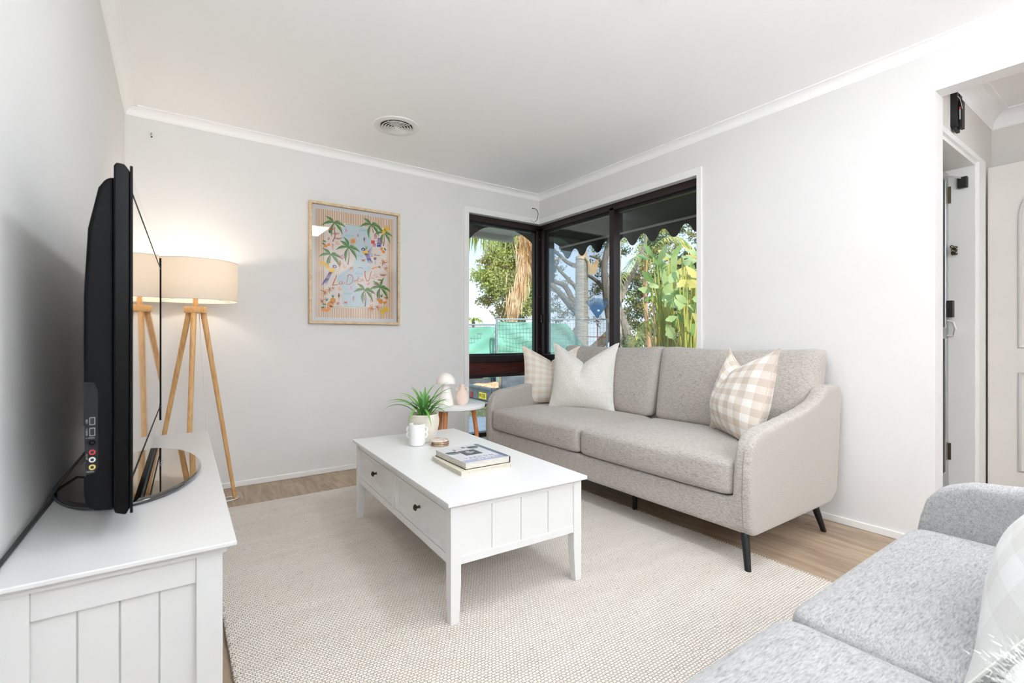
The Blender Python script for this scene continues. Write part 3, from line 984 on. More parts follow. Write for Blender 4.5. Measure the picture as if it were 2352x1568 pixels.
# ------------------------------------------------------------------ scatter pillows
def make_pillow(name, fabric, seam, s=.5, thick=.13, chop=.10, ear=.03, notch_at=0.0, sag=0.0, fuzz=False):
    """stands upright in its own XZ plane (front = -Y), centred on x, bottom edge near z=0"""
    n = 30
    mb = MB()
    uvs = []
    def outline(a, b):
        # square pulled in between the corners
        x = a * s / 2 * (1 - .07 * (1 - b * b) ** 1)
        z = b * s / 2 * (1 - .06 * (1 - a * a))
        w = max(0, (b + 1) / 2) ** 2.2
        an = (a - notch_at)
        span = 1 + abs(notch_at)
        z -= chop * w * max(0, 1 - abs(an) / (span * .92)) ** 1.25
        x += -math.copysign(.02, an) * w * max(0, 1 - abs(an) / .9) if abs(an) > 1e-6 else 0
        # ears
        e_ = max(0, abs(a) * abs(b) - .72) / .28
        x += math.copysign(ear * .35 * e_, a); z += math.copysign(ear * e_ * .5, b)
        return x, z
    def thickf(a, b):
        t = thick * ((1 - abs(a) ** 2.6) * (1 - abs(b) ** 2.6)) ** .62
        w = max(0, (b + .35) / 1.35) ** 1.5
        t *= 1 - .62 * w * math.exp(-((a - notch_at) / .16) ** 2)
        t *= 1 + .22 * math.exp(-((b + .35) / .5) ** 2) * (1 - a * a)
        return t
    ids = {}
    for side in (-1, 1):
        for i in range(n + 1):
            for j in range(n + 1):
                a = math.sin((i / n * 2 - 1) * math.pi / 2); b = math.sin((j / n * 2 - 1) * math.pi / 2)
                rimm = i in (0, n) or j in (0, n)
                if rimm and side == 1:
                    ids[(side, i, j)] = ids[(-1, i, j)]; continue
                x, z = outline(a, b)
                wr = .0035 * math.sin(a * 11 + b * 7) * (1 - a * a) * (1 - b * b)
                ids[(side, i, j)] = len(mb.v)
                mb.v.append((x, side * (thickf(a, b) / 2) + wr, z + s / 2)); uvs.append((a * s / 2 + 2, b * s / 2 + 2))
        for i in range(n):
            for j in range(n):
                f = (ids[(side, i, j)], ids[(side, i + 1, j)], ids[(side, i + 1, j + 1)], ids[(side, i, j + 1)])
                mb.f.append(f if side == -1 else f[::-1]); mb.m.append(0)
    root = empty(name)
    o = mb.build('cover', fabric, root, smooth=True, sub=1, angle=180)
    uvl = o.data.uv_layers.new(name='UVMap')
    for lp in o.data.loops:
        uvl.data[lp.index].uv = uvs[lp.vertex_index]
    rimp = []
    for i in range(n): rimp.append(mb.v[ids[(-1, i, 0)]])
    for j in range(n): rimp.append(mb.v[ids[(-1, n, j)]])
    for i in range(n, 0, -1): rimp.append(mb.v[ids[(-1, i, n)]])
    for j in range(n, 0, -1): rimp.append(mb.v[ids[(-1, 0, j)]])
    MB().tube(rimp, .0028, 6, closed=True).build('seam_edge', seam, root, smooth=True)
    return root


def place_pillow(p, base, yaw, tilt, roll=0):
    p.rotation_mode = 'XYZ'
    mrot = Matrix.Rotation(yaw, 4, 'Z') @ Matrix.Rotation(-tilt, 4, 'X') @ Matrix.Rotation(roll, 4, 'Y')
    p.matrix_world = Matrix.Translation(base) @ mrot


SEAT = .468
# facing -X / towards the camera; yaw turns the pillow front (-Y) to the viewer
p1 = make_pillow('scatter_pillow', 'plaid_warm', 'piping', .47, .15, .115, .03)
place_pillow(p1, (2.53, 3.03, SEAT), R(-40), R(13))
tag(p1, 'cream gingham scatter pillow at the window end of the sofa, behind the white one', 'pillow')
p2 = make_pillow('scatter_pillow', 'boucle', 'piping_white', .50, .16, .145, .035)
place_pillow(p2, (2.50, 2.65, SEAT), R(-60), R(15), R(0))
tag(p2, 'plain white bouclé scatter pillow with a deep chop leaning on the sofa', 'pillow')
p3 = make_pillow('scatter_pillow', 'plaid', 'piping', .50, .20, .13, .035, notch_at=-.30)
place_pillow(p3, (2.455, 1.435, SEAT), R(-124), R(12), R(4))
tag(p3, 'beige and white gingham scatter pillow beside the near sofa arm', 'pillow')

p4 = make_pillow('scatter_pillow', 'plaid_pale', 'piping_white', .50, .16, .08, .03)
place_pillow(p4, (1.25, .20, SEAT - .005), R(180), R(32), R(0))
tag(p4, 'pale white-checked scatter pillow on the foreground sofa, cropped by the frame', 'pillow')

# fluffy throw pillow right in the corner of the view
random.seed(8)
fp = rounded_block(.40, .22, .13, .06, (.02, .02, .03), 12)
fz = empty('fluffy_cushion', (.77, -.02, SEAT + .062))
tag(fz, 'fluffy white faux-fur cushion lying on the foreground sofa, bottom right corner', 'cushion')
fz.rotation_euler = (R(6), R(-6), R(20))
body = fp.build('cover', 'fur', fz, smooth=True, sub=1)
mb = MB()
vsf = list(fp.v)
for k in range(9000):
    v = Vector(random.choice(vsf)) + Vector((random.gauss(0, .012), random.gauss(0, .012), random.gauss(0, .004)))
    nrm = Vector((v.x / .2, v.y / .11, v.z / .06)).normalized()
    t = (nrm + Vector((random.gauss(0, .35), random.gauss(0, .35), random.gauss(0, .3)))).normalized()
    a = t.orthogonal().normalized() * .0008
    L_ = random.uniform(.006, .013)
    mb.add([v - a, v + a, v + t * L_ + a * .3], [(0, 1, 2)])
hair = mb.build('fur', 'fur', fz)
hair['kind'] = 'stuff'


# ------------------------------------------------------------------ tongue-and-groove furniture
def groove_panel(mb, x0, x1, z0, z1, y, n, inward, g=.0030, m=0):
    """panel in the XZ plane made of n boards separated by narrow recessed grooves"""
    w = (x1 - x0) / n
    mb.box(x0, x1, y + inward * .0045, y + inward * .012, z0, z1, m)
    for i in range(n):
        a = x0 + i * w + (g / 2 if i else 0); b = x0 + (i + 1) * w - (g / 2 if i < n - 1 else 0)
        mb.box(a, b, min(y, y + inward * .005), max(y, y + inward * .005), z0, z1, m)


# TV console
CA = R(-1.1)
con = empty('tv_console', (-.0625, 1.691, 0), R(-.7))
tag(con, 'white tongue-and-groove tv console along the left wall under the television', 'tv console')
cw, cl, chh = .335, 1.305, .62
x0, x1, y0, y1 = -cw / 2, cw / 2, -cl / 2, cl / 2
MB().box(x0, x1, y0, y1, chh - .009, chh).build('top', 'console_white', con, bevel=.0022, bseg=3)
bx0, bx1, by0, by1 = x0 + .008, x1 - .022, y0 + .022, y1 - .022
mb = MB()
mb.box(bx0 - .004, bx1 + .006, by0 - .006, by1 + .006, chh - .022, chh - .009)
mb.build('cornice_moulding', 'console_white', con)
for xx in ((bx0, bx0 + .042), (bx1 - .042, bx1)):
    for yy in ((by0, by0 + .042), (by1 - .042, by1)):
        MB().box(xx[0], xx[1], yy[0], yy[1], .0, chh - .022).build('corner_post', 'console_white', con, bevel=.0015)
for (ya_, yb_) in ((by0 + .004, by0 + .024), (by1 - .024, by1 - .004)):
    for (za_, zb_) in ((chh - .072, chh - .022), (.08, .13)):
        MB().box(bx0 + .042, bx1 - .042, ya_, yb_, za_, zb_).build('end_rail', 'console_white', con, bevel=.001)
for yy_, s_ in ((by0 + .012, 1), (by1 - .012, -1)):
    mb = MB()
    groove_panel(mb, bx0 + .042, bx1 - .042, .13, chh - .072, yy_, 4, s_)
    mb.build('end_panel', 'console_white', con)
mb = MB()
mb.box(bx0 + .01, bx0 + .02, by0 + .042, by1 - .042, .1, chh - .03)
mb.box(bx0 + .02, bx1 - .03, by0 + .03, by1 - .03, .1, .12)
mb.box(bx1 - .03, bx1 - .02, by0 + .042, by1 - .042, .1, chh - .03)
mb.build('carcass', 'console_white', con)
dl = (cl - .13) / 3
for i in range(3):
    ya = y0 + .065 + dl * i + .004; yb = ya + dl - .008
    mb = MB().box(bx1 - .02, bx1 - .004, ya, yb, .13, chh - .045)
    mb.box(bx1 - .004, bx1, ya, ya + .04, .13, chh - .045).box(bx1 - .004, bx1, yb - .04, yb, .13, chh - .045)
    mb.box(bx1 - .004, bx1, ya + .04, yb - .04, chh - .085, chh - .045).box(bx1 - .004, bx1, ya + .04, yb - .04, .13, .17)
    d = mb.build('door', 'console_white', con, bevel=.0015)

# coffee table
ct = empty('coffee_table', (1.098, 2.060, RZ), R(-2.4))
tag(ct, 'white coffee table with two drawers standing on the woven rug', 'coffee table')
TW, TL, TH = .624, 1.244, .428
x0, x1, y0, y1 = -TW / 2, TW / 2, -TL / 2, TL / 2
MB().box(x0, x1, y0, y1, TH - .015, TH).build('top', 'white_furniture', ct, bevel=.0022, bseg=3)
ov = .017
bx0, bx1, by0, by1 = x0 + ov, x1 - ov, y0 + ov, y1 - ov
LW = .040
for sx in (0, 1):
    for sy in (0, 1):
        xa = bx0 if sx == 0 else bx1 - LW; ya = by0 if sy == 0 else by1 - LW
        # sabre foot: the inner face sweeps outward near the floor
        prof = []
        zz = [0, .02, .05, .09, .14, .19, .23, TH - .015]
        off = [.009, .0075, .005, .002, 0, 0, 0, 0]
        mb = MB()
        for z, o_ in zip(zz, off):
            ia, ib = xa, xa + LW
            ja, jb = ya, ya + LW
            if sx == 0: ib -= o_
            else: ia += o_
            if sy == 0: jb -= o_
            else: ja += o_
            mb.v += [(ia, ja, z), (ib, ja, z), (ib, jb, z), (ia, jb, z)]
        for k in range(len(zz) - 1):
            for j in range(4):
                mb.f.append((k * 4 + j, k * 4 + (j + 1) % 4, k * 4 + 4 + (j + 1) % 4, k * 4 + 4 + j)); mb.m.append(0)
        mb.f.append((3, 2, 1, 0)); mb.m.append(0)
        k = (len(zz) - 1) * 4; mb.f.append((k, k + 1, k + 2, k + 3)); mb.m.append(0)
        mb.build('leg', 'white_furniture', ct, bevel=.0018)
ZB, ZT_ = .200, TH - .015
for yy, s_ in ((by0, 1), (by1, -1)):
    mb = MB()
    groove_panel(mb, bx0 + LW, bx1 - LW, ZB + .026, ZT_ - .022, yy + s_ * .006, 4, s_)
    a, b_ = sorted((yy + s_ * .003, yy + s_ * .022))
    mb.box(bx0 + LW, bx1 - LW, a, b_, ZB, ZB + .027)
    mb.box(bx0 + LW, bx1 - LW, a, b_, ZT_ - .022, ZT_)
    mb.build('end_panel', 'white_furniture', ct, bevel=.0008, bseg=1)
# long sides: face frame, drawers on the console side, plain on the other
mb = MB()
ya, yb = by0 + LW, by1 - LW
for xx in (bx0 + .003, bx1 - .021):
    mb.box(xx, xx + .018, ya, yb, ZB, ZB + .030)
    mb.box(xx, xx + .018, ya, yb, ZT_ - .028, ZT_)
    mb.box(xx, xx + .018, -.012, .012, ZB + .03, ZT_ - .028)
    mb.box(xx, xx + .018, ya, ya + .008, ZB + .03, ZT_ - .028); mb.box(xx, xx + .018, yb - .008, yb, ZB + .03, ZT_ - .028)
mb.box(bx1 - .018, bx1 - .012, ya, yb, ZB, ZT_)
mb.build('face_frame', 'white_furniture', ct, bevel=.0012)
MB().box(bx0 + .03, bx1 - .03, by0 + .03, by1 - .03, ZB + .004, ZB + .012).build('underside', 'white_furniture', ct)
for (a, b_) in ((ya + .010, -.014), (.014, yb - .010)):
    zb, zt = ZB + .033, ZT_ - .031
    mb = MB()
    fx = bx0 + .004
    mb.box(fx + .011, fx + .02, a, b_, zb, zt)
    # stepped moulding frame around the recessed drawer panel
    for k, (w0, w1, dep) in enumerate(((0, .011, 0), (.011, .018, .004), (.018, .024, .0075))):
        mb.box(fx + dep, fx + .012, a + w0, a + w1, zb + w0, zt - w0)
        mb.box(fx + dep, fx + .012, b_ - w1, b_ - w0, zb + w0, zt - w0)
        mb.box(fx + dep, fx + .012, a + w1, b_ - w1, zb + w0, zb + w1)
        mb.box(fx + dep, fx + .012, a + w1, b_ - w1, zt - w1, zt - w0)
    d = mb.build('drawer', 'white_furniture', ct, bevel=.0012)
    kb = MB().lathe([(.0001, .027), (.004, .027), (.010, .024), (.0135, .019), (.0125, .0165), (.006, .013), (.0045, .008), (.006, .002), (.0065, 0), (.0001, 0)], n=24)
    kb.build('knob', 'bronze', d, (fx + .011, (a + b_) / 2, (zb + zt) / 2 + .006), smooth=True).rotation_euler = (0, R(-90), 0)
    MB().box(fx + .02, fx + .26, a + .004, b_ - .004, zb + .004, zb + .01).build('drawer_base', 'white_furniture', d)

TZ = RZ + TH
# ------------------------------------------------------------------ things on the coffee table
pot = empty('potted_spider_plant', (1.118, 2.425, TZ))
tag(pot, 'potted spider plant in a ribbed cream pot on the coffee table', 'potted plant')
prof = [(.0001, 0), (.050, 0), (.056, .003)]
hgt = .152
for i in range(57):
    t = i / 56
    rr = .056 + .028 * math.sin(min(1, t * 1.25) * math.pi / 2) - .006 * max(0, t - .8) / .2
    prof.append((rr + .0012 * math.sin(t * 2 * math.pi * 17), .003 + t * (hgt - .006)))
prof += [(.076, hgt), (.070, hgt - .003), (.066, hgt - .02), (.0001, hgt - .022)]
MB().lathe(prof, n=64).build('pot', 'ceramic', pot, smooth=True, angle=180)
so = MB()
random.seed(4)
so.grid(lambda u, v: ((.066 * v) * math.cos(u * 2 * math.pi), (.066 * v) * math.sin(u * 2 * math.pi), hgt - .016 + random.uniform(-.004, .006) * (1 - v * .5)), 26, 7)
so.build('potting_bark', 'soil', pot)


def blade(mb, p0, p1, lift, w, m=0, fold=.35, n=12, curl=0.0):
    """strap leaf from p0 to p1, arched by lift, V-folded along the midrib"""
    p0, p1 = Vector(p0), Vector(p1)
    pm = (p0 * .5 + p1 * .5) + Vector((0, 0, lift))
    pts = bez(p0, pm * 1.0, p1, n)
    o = len(mb.v)
    for i, p in enumerate(pts):
        t = i / n
        d = (pts[min(i + 1, n)] - pts[max(i - 1, 0)]).normalized()
        side = d.cross(Vector((0, 0, 1)))
        side = side.normalized() if side.length > .05 else Vector((1, 0, 0))
        nn = side.cross(d).normalized()
        ww = w * (min(1, t / .25) ** .6) * (1 - max(0, (t - .35) / .65) ** 1.8) * .5 + .0003
        mb.v += [tuple(p - side * ww + nn * ww * fold), tuple(p), tuple(p + side * ww + nn * ww * fold)]
    for i in range(n):
        a = o + i * 3
        mb.f += [(a, a + 1, a + 4, a + 3), (a + 1, a + 2, a + 5, a + 4)]; mb.m += [m, m]


tips = [(877, 943, -.02, .06), (886, 923, .04, .05), (890, 928, -.05, .05), (894, 921, .09, .05), (914, 904, .06, .05), (917, 909, -.04, .05), (943, 884, .02, .02), (943, 889, .09, .02),
        (964, 897, .1, .02), (977, 886, .03, .02), (1003, 879, .1, .03), (1030, 877, -.02, .05), (1043, 891, .03, .05), (1032, 902, -.06, .05), (1006, 900, .08, .02), (1035, 926, .08, .06),
        (1022, 925, -.05, .05), (1038, 939, .04, .06), (1027, 953, -.06, .06), (991, 979, -.12, .09), (940, 973, -.10, .10), (1034, 920, .12, .04), (955, 912, -.06, .03), (988, 907, -.07, .03),
        (1000, 912, -.03, .03), (930, 930, -.07, .05)]
lb = [MB(), MB()]
random.seed(21)
pc = Vector((1.118, 2.425, TZ))
leaves = []
for (tx, ty, dd, lf) in tips:
    tip = PD(tx, ty, 2.61 + dd) - pc
    base = Vector((random.uniform(-.028, .028), random.uniform(-.028, .028), hgt - .02))
    L_ = Vector((tip.x, tip.y, 0)).length
    leaves.append((base, tip, lf * .9 + .02 + L_ * .10, random.uniform(.015, .021)))
for k in range(12):
    a = random.uniform(0, 2 * math.pi); r_ = random.uniform(.08, .18); zt = random.uniform(.07, .15)
    base = Vector((random.uniform(-.03, .03), random.uniform(-.03, .03), hgt - .02))
    leaves.append((base, Vector((math.cos(a) * r_, math.sin(a) * r_, hgt + zt - .3 * r_)), random.uniform(.02, .05), random.uniform(.010, .016)))
for i, (b0, tip, lf, w) in enumerate(leaves):
    lm = MB()
    blade(lm, b0, tip, lf, w)
    lm.build('leaf', 'leaf' if i % 3 else 'leaf_dark', pot, smooth=True, angle=180)

mug = empty('cup_vase', (1.047, 2.352, TZ))
tag(mug, 'matte white cup with scalloped cloud handles in front of the plant pot', 'cup')
MB().lathe([(.0001, 0), (.034, 0), (.041, .004), (.0425, .012), (.0425, .112), (.0415, .1135), (.039, .112), (.039, .012), (.0001, .008)], n=48).build('body', 'mug', mug, smooth=True)
for sg in (-1, 1):
    hm = MB()
    d = RIGHT * sg
    for cz, rr in ((.083, .0145), (.055, .0145)):
        pts = []
        for i in range(11):
            a = -math.pi / 2 + math.pi * i / 10
            pts.append(d * (.0395 + rr * .95 * math.cos(a)) + Vector((0, 0, cz + rr * math.sin(a))))
        hm.tube(pts, .0052, 10)
    hm.build('handle', 'mug', mug, smooth=True)

for i, (dx, dy, rr) in enumerate(((0, 0, .0475), (.002, -.001, .0475), (-.005, .003, .0485))):
    c = empty('coaster', (1.146 + dx, 2.283 + dy, TZ + .0108 * i))
    random.seed(30 + i)
    pr = [(.0001, 0), (rr - .006, 0), (rr - .001, .002), (rr, .005), (rr - .001, .008), (rr - .006, .0104), (.0001, .0106)]
    o = MB().lathe(pr, n=40).build('disc', 'coaster' if i < 2 else 'coaster_top', c, smooth=True)
    tag(c, ['brown speckled round coaster at the bottom of the stack of three', 'brown speckled round coaster in the middle of the stack of three', 'pale speckled round coaster on top of the stack of three'][i], 'coaster', 'coasters stacked beside the cup')


# books: spine on +X, fore-edge -X
def book(name, loc, rz, w, l, h, cover, spine, pages='pages'):
    b = empty(name, loc, rz)
    t = .0022
    MB().box(-w / 2 + .003, w / 2 - .003, -l / 2 + .003, l / 2 - .003, t, h - t).build('pages', pages, b)
    MB().box(-w / 2, w / 2, -l / 2, l / 2, 0, t).build('back_cover', spine, b, bevel=.0006)
    fc = MB().box(-w / 2, w / 2, -l / 2, l / 2, h - t, h).build('front_cover', cover, b, bevel=.0006)
    MB().box(w / 2 - .002, w / 2 + .0015, -l / 2, l / 2, 0, h).build('spine', spine, b, bevel=.0008)
    return b, fc


B1H = .0195
bk1, _f = book('book', (1.083, 1.858, TZ), R(-3), .243, .305, B1H, 'cover_cream', 'cover_cream')
tag(bk1, 'cream-covered book lying flat at the bottom of the pair on the coffee table', 'book', 'books on the coffee table')
MB().box(.1195, .1235, -.150, .150, .002, B1H - .001).build('spine_band', 'cover_black', bk1)
bk2, fc2 = book('book', (1.094, 1.866, TZ + B1H), R(-1), .222, .290, .0285, 'cover_grey', 'cover_black')
tag(bk2, 'grey and lilac hardcover book with a black spine lying on the cream book', 'book', 'books on the coffee table')
# cover artwork: x across (spine right), y up the cover
cv = MB()
zt = .0288
def flat(mb, pts, m, z=zt):
    mb.add([(x, y, z) for x, y in pts], [tuple(range(len(pts)))], m)
def ell(cx, cy, rx, ry, n=18, a0=0, rot=0):
    return [(cx + rx * math.cos(t) * math.cos(rot) - ry * math.sin(t) * math.sin(rot), cy + rx * math.cos(t) * math.sin(rot) + ry * math.sin(t) * math.cos(rot)) for t in [a0 + 2 * math.pi * i / n for i in range(n)]]
flat(cv, [(.088, -.144), (.1105, -.144), (.1105, .144), (.088, .144)], 0)                       # slate band at the spine
flat(cv, [(-.110, -.144), (.088, -.144), (.088, -.095), (.03, -.105), (-.03, -.098), (-.110, -.108)], 1)
flat(cv, [(-.045, -.035), (.040, -.035), (.040, .055), (-.045, .055)], 2, zt + .0001)
flat(cv, ell(-.075, .035, .030, .026), 3, zt + .0001)
flat(cv, [(-.104, .06), (-.05, .06), (-.05, .035), (-.104, .035)], 2, zt + .0002)
flat(cv, ell(.055, .085, .026, .022), 3, zt + .0001)
flat(cv, [(.03, .112), (.084, .112), (.084, .085), (.03, .085)], 2, zt + .0002)
flat(cv, ell(-.02, .085, .018, .014), 4, zt + .0001)
flat(cv, [(-.05, .07), (-.04, .07), (-.04, .10), (-.05, .10)], 2, zt + .0001)
flat(cv, [(.004, .095), (.022, .095), (.022, .118), (.004, .118)], 2, zt + .0001)
random.seed(5)
for k in range(26):   # pale leafy burst in the dark square
    a = random.uniform(0, 6.28); r_ = random.uniform(.006, .022); cx_, cy_ = -.004 + r_ * math.cos(a), .015 + r_ * math.sin(a)
    flat(cv, ell(cx_, cy_, .007, .002, 8, 0, a), 5, zt + .0003)
o = cv.build('cover_print', ['cover_blue', 'cover_lilac', 'cover_dark', 'cover_green', 'cover_pink', 'ink_white'], fc2)


def text_mesh(txt, size, mat, parent, mtx, name='lettering', extrude=0.0002, shear=0, font_bold=False, sx=1):
    cu = bpy.data.curves.new(name, 'FONT'); cu.body = txt; cu.size = size; cu.extrude = extrude; cu.shear = shear
    cu.align_x = 'CENTER'; cu.align_y = 'CENTER'; cu.resolution_u = 3
    tmp = bpy.data.objects.new(name, cu); COL.objects.link(tmp)
    dg = bpy.context.evaluated_depsgraph_get()
    me = bpy.data.meshes.new_from_object(tmp.evaluated_get(dg))
    bpy.data.objects.remove(tmp)
    me.materials.clear(); me.materials.append(M[mat])
    o = bpy.data.objects.new(name, me); COL.objects.link(o); o.parent = parent
    o.matrix_local = mtx @ Matrix.Diagonal((sx, 1, 1, 1))
    return o


text_mesh('V E R M O N', .026, 'ink_grey', fc2, Matrix.Translation((-.008, -.080, zt + .0002)), 'title')
mb = MB()
for k, w_ in enumerate((.012, .009, .016, .010, .013, .008)):
    x_ = -.035 + k * .018
    mb.add([(x_, -.124 + .004 * (k % 2), zt + .0003), (x_ + w_, -.123, zt + .0003), (x_ + w_ * .8, -.113, zt + .0003), (x_ + .002, -.115, zt + .0003)], [(0, 1, 2, 3)])
mb.build('subtitle', 'ink_white', fc2)

# ------------------------------------------------------------------ round side table and its things
st_ = empty('side_table', (1.60, 2.98, 0))
st_.location.z = RZ
tag(st_, 'small round white side table with angled timber legs near the window', 'side table')
STH = .545 - RZ + .004
MB().lathe([(.0001, STH - .028), (.212, STH - .028), (.219, STH - .024), (.221, STH - .012), (.220, STH - .003), (.216, STH), (.0001, STH)], n=72).build('top', 'white_furniture', st_, smooth=True)
for a in (R(-20), R(100), R(220)):
    c, s_ = math.cos(a), math.sin(a)
    MB().tube([(c * .14, s_ * .14, STH - .028), (c * .205, s_ * .205, 0)], [.0165, .0115], 20).build('leg', 'teak', st_, smooth=True)
STZ = RZ + STH
vp = PZ(1061, 929, STZ)
vs_ = empty('jug_vase', (vp.x, vp.y, STZ))
tag(vs_, 'blush pink clay jug vase with two ring handles on the side table', 'vase')
MB().lathe([(.0001, 0), (.030, 0), (.034, .003), (.043, .02), (.0475, .045), (.046, .07), (.036, .092), (.022, .103), (.0165, .110), (.0155, .125), (.0175, .137), (.0185, .142), (.0145, .142), (.012, .125), (.0001, .12)], n=44).build('body', 'pink_vase', vs_, smooth=True)
for sg in (-1, 1):
    d = RIGHT * sg
    pts = [d * (.030 + .0125 * math.cos(t)) + Vector((0, 0, .106 + .0135 * math.sin(t))) for t in [i / 14 * 2 * math.pi for i in range(14)]]
    MB().tube(pts, .0045, 10, closed=True).build('handle', 'pink_vase', vs_, smooth=True)
lp = PZ(1024, 930, STZ)
ml_ = empty('mushroom_lamp', (lp.x, lp.y, STZ))
tag(ml_, 'white mushroom table lamp with a domed shade behind the spider plant', 'table lamp')
MB().lathe([(.0001, 0), (.052, 0), (.056, .004), (.054, .012), (.040, .07), (.028, .125), (.024, .15), (.0001, .15)], n=40).build('base', 'lamp_white', ml_, smooth=True)
dome = [(.066 * math.cos(t), .150 + .066 * math.sin(t) * 1.05) for t in [i / 12 * math.pi / 2 for i in range(12)]] + [(.0001, .2193)]
MB().lathe([(.055, .146), (.064, .146)] + dome, n=48).build('lamp_shade', 'lamp_white', ml_, smooth=True)
MB().lathe([(.0001, .147), (.055, .147)], n=30).build('shade_base', 'lamp_white', ml_)

# ------------------------------------------------------------------ tripod floor lamp
fl = empty('floor_lamp', (.104, 3.42, 0))
tag(fl, 'wooden tripod floor lamp with a lit white drum shade beside the tv console', 'floor lamp')
hub = 1.172
MB().lathe([(.0001, hub - .018), (.056, hub - .018), (.058, hub - .015), (.058, hub + .015), (.056, hub + .018), (.0001, hub + .018)], n=40).build('hub', 'lamp_wood', fl, smooth=True)
MB().lathe([(.0135, hub + .018), (.0135, 1.25), (.012, 1.252), (.0001, 1.252)], n=20).build('stem', 'lamp_wood', fl, smooth=True)
for (fx, fy) in ((.313, 3.467), (-.12, 3.60), (.056, 3.222)):
    d = Vector((fx - .104, fy - 3.42, 0)); dn = d.normalized()
    top = dn * .040 + Vector((0, 0, hub - .012)); bot = d + Vector((0, 0, .0))
    MB().tube([top, bot], [.0155, .0105], 16).build('leg', 'lamp_wood', fl, smooth=True)
SH0, SH1, SHR = 1.225, 1.455, .219
MB().lathe([(SHR, SH0), (SHR, SH1), (SHR - .0012, SH1), (SHR - .0012, SH0), (SHR, SH0)], n=72).build('lamp_shade', 'shade', fl, smooth=True)
for z in (SH0, SH1):
    MB().tube([(SHR * math.cos(t), SHR * math.sin(t), z) for t in [i / 60 * 2 * math.pi for i in range(60)]], .0013, 6, closed=True).build('shade_trim', 'groove', fl)
sp = MB()
for k in range(3):
    a = R(25) + k * 2 * math.pi / 3
    sp.tube([(.012 * math.cos(a), .012 * math.sin(a), 1.262), (SHR * math.cos(a), SHR * math.sin(a), SH0 + .002)], .0013, 6)
sp.build('spider', 'steel', fl)
MB().lathe([(.0001, 1.252), (.02, 1.254), (.02, 1.29), (.0001, 1.29)], n=20).build('socket', 'trim', fl, smooth=True)
M['bulb'] = base_mat('warm_bulb', '#fff0d8', .4, emis='#ffdca6', estr=6)
MB().lathe([(.012, 1.29), (.022, 1.31), (.030, 1.34), (.026, 1.365), (.0001, 1.375)], n=20).build('bulb', 'bulb', fl, smooth=True)
ld = bpy.data.lights.new('floor_lamp_bulb', 'POINT'); ld.energy = 3.9; ld.color = (1, .91, .79); ld.shadow_soft_size = .03
lo = bpy.data.objects.new('floor_lamp_bulb', ld); COL.objects.link(lo); lo.parent = fl; lo.location = (0, 0, 1.385)
cd = MB()
pts = [(.02, .03, 1.15), (.03, -.02, .9), (.055, .02, .55), (.06, .05, .2), (.07, .10, .004)]
sm_ = []
for i in range(len(pts) - 1):
    a, b_ = Vector(pts[i]), Vector(pts[i + 1])
    for j in range(8): sm_.append(a.lerp(b_, j / 8))
for i in range(44):
    a = i / 44 * 2 * math.pi * 2.0
    rr = .055 + .008 * math.sin(a * 1.3)
    sm_.append(Vector((.165 + rr * math.cos(a + 2.6) * 1.05, .028 + rr * .75 * math.sin(a + 2.6), .004 + .002 * (i / 44))))
cd.tube(sm_, .0026, 6)
cd.build('power_cord', 'cord_white', fl, smooth=True)

# ------------------------------------------------------------------ television
tv = empty('television', (-.060, 1.80, .62), R(-1.0))
tag(tv, 'black flat-screen television seen edge-on, standing on the white console', 'television')
# local: screen faces +X, length along Y; z from console top
HL = .635
z0, z1 = .048, .712
mb = MB()
mb.prism([(-.020, z0 + .004), (-.004, z0 - .002), (.002, z0 + .01), (.002, z1 - .012), (-.006, z1), (-.018, z1 + .001), (-.022, z1 - .006), (-.022, z0 + .012)], -HL, HL, 'y')
mb.build('bezel_frame', 'tv_black', tv, bevel=.003, bseg=3)
bp_ = [(-.022, z0 + .004), (-.054, z0 + .008), (-.064, z0 + .018), (-.068, z0 + .04), (-.068, z0 + .07), (-.064, z0 + .08), (-.065, z0 + .16), (-.068, z0 + .17), (-.068, z0 + .41), (-.062, z0 + .54), (-.047, z1 - .045), (-.036, z1 - .026), (-.022, z1 - .020)]
MB().prism(bp_, -HL + .022, HL - .022, 'y').build('back_housing', 'tv_matte', tv, bevel=.012, bseg=4)
MB().box(.0018, .0030, -HL + .004, HL - .004, z0 + .006, z1 - .008).build('front_glass', 'tv_bezel', tv, bevel=.0006)
MB().box(.0028, .0036, -HL + .045, HL - .045, z0 + .075, z1 - .045).build('screen', 'tv_screen', tv)
mb = MB()
mb.box(.002, .0065, -HL, -HL + .006, z0, z1 - .002).box(.002, .0065, HL - .012, HL, z0, z1 - .002)
mb.box(.003, .0045, -HL + .006, HL - .012, z1 - .050, z1 - .045)
mb.box(.003, .0045, -HL + .006, HL - .012, z0 + .058, z0 + .062)
mb.build('bezel_lip', 'tv_matte', tv, bevel=.0008)
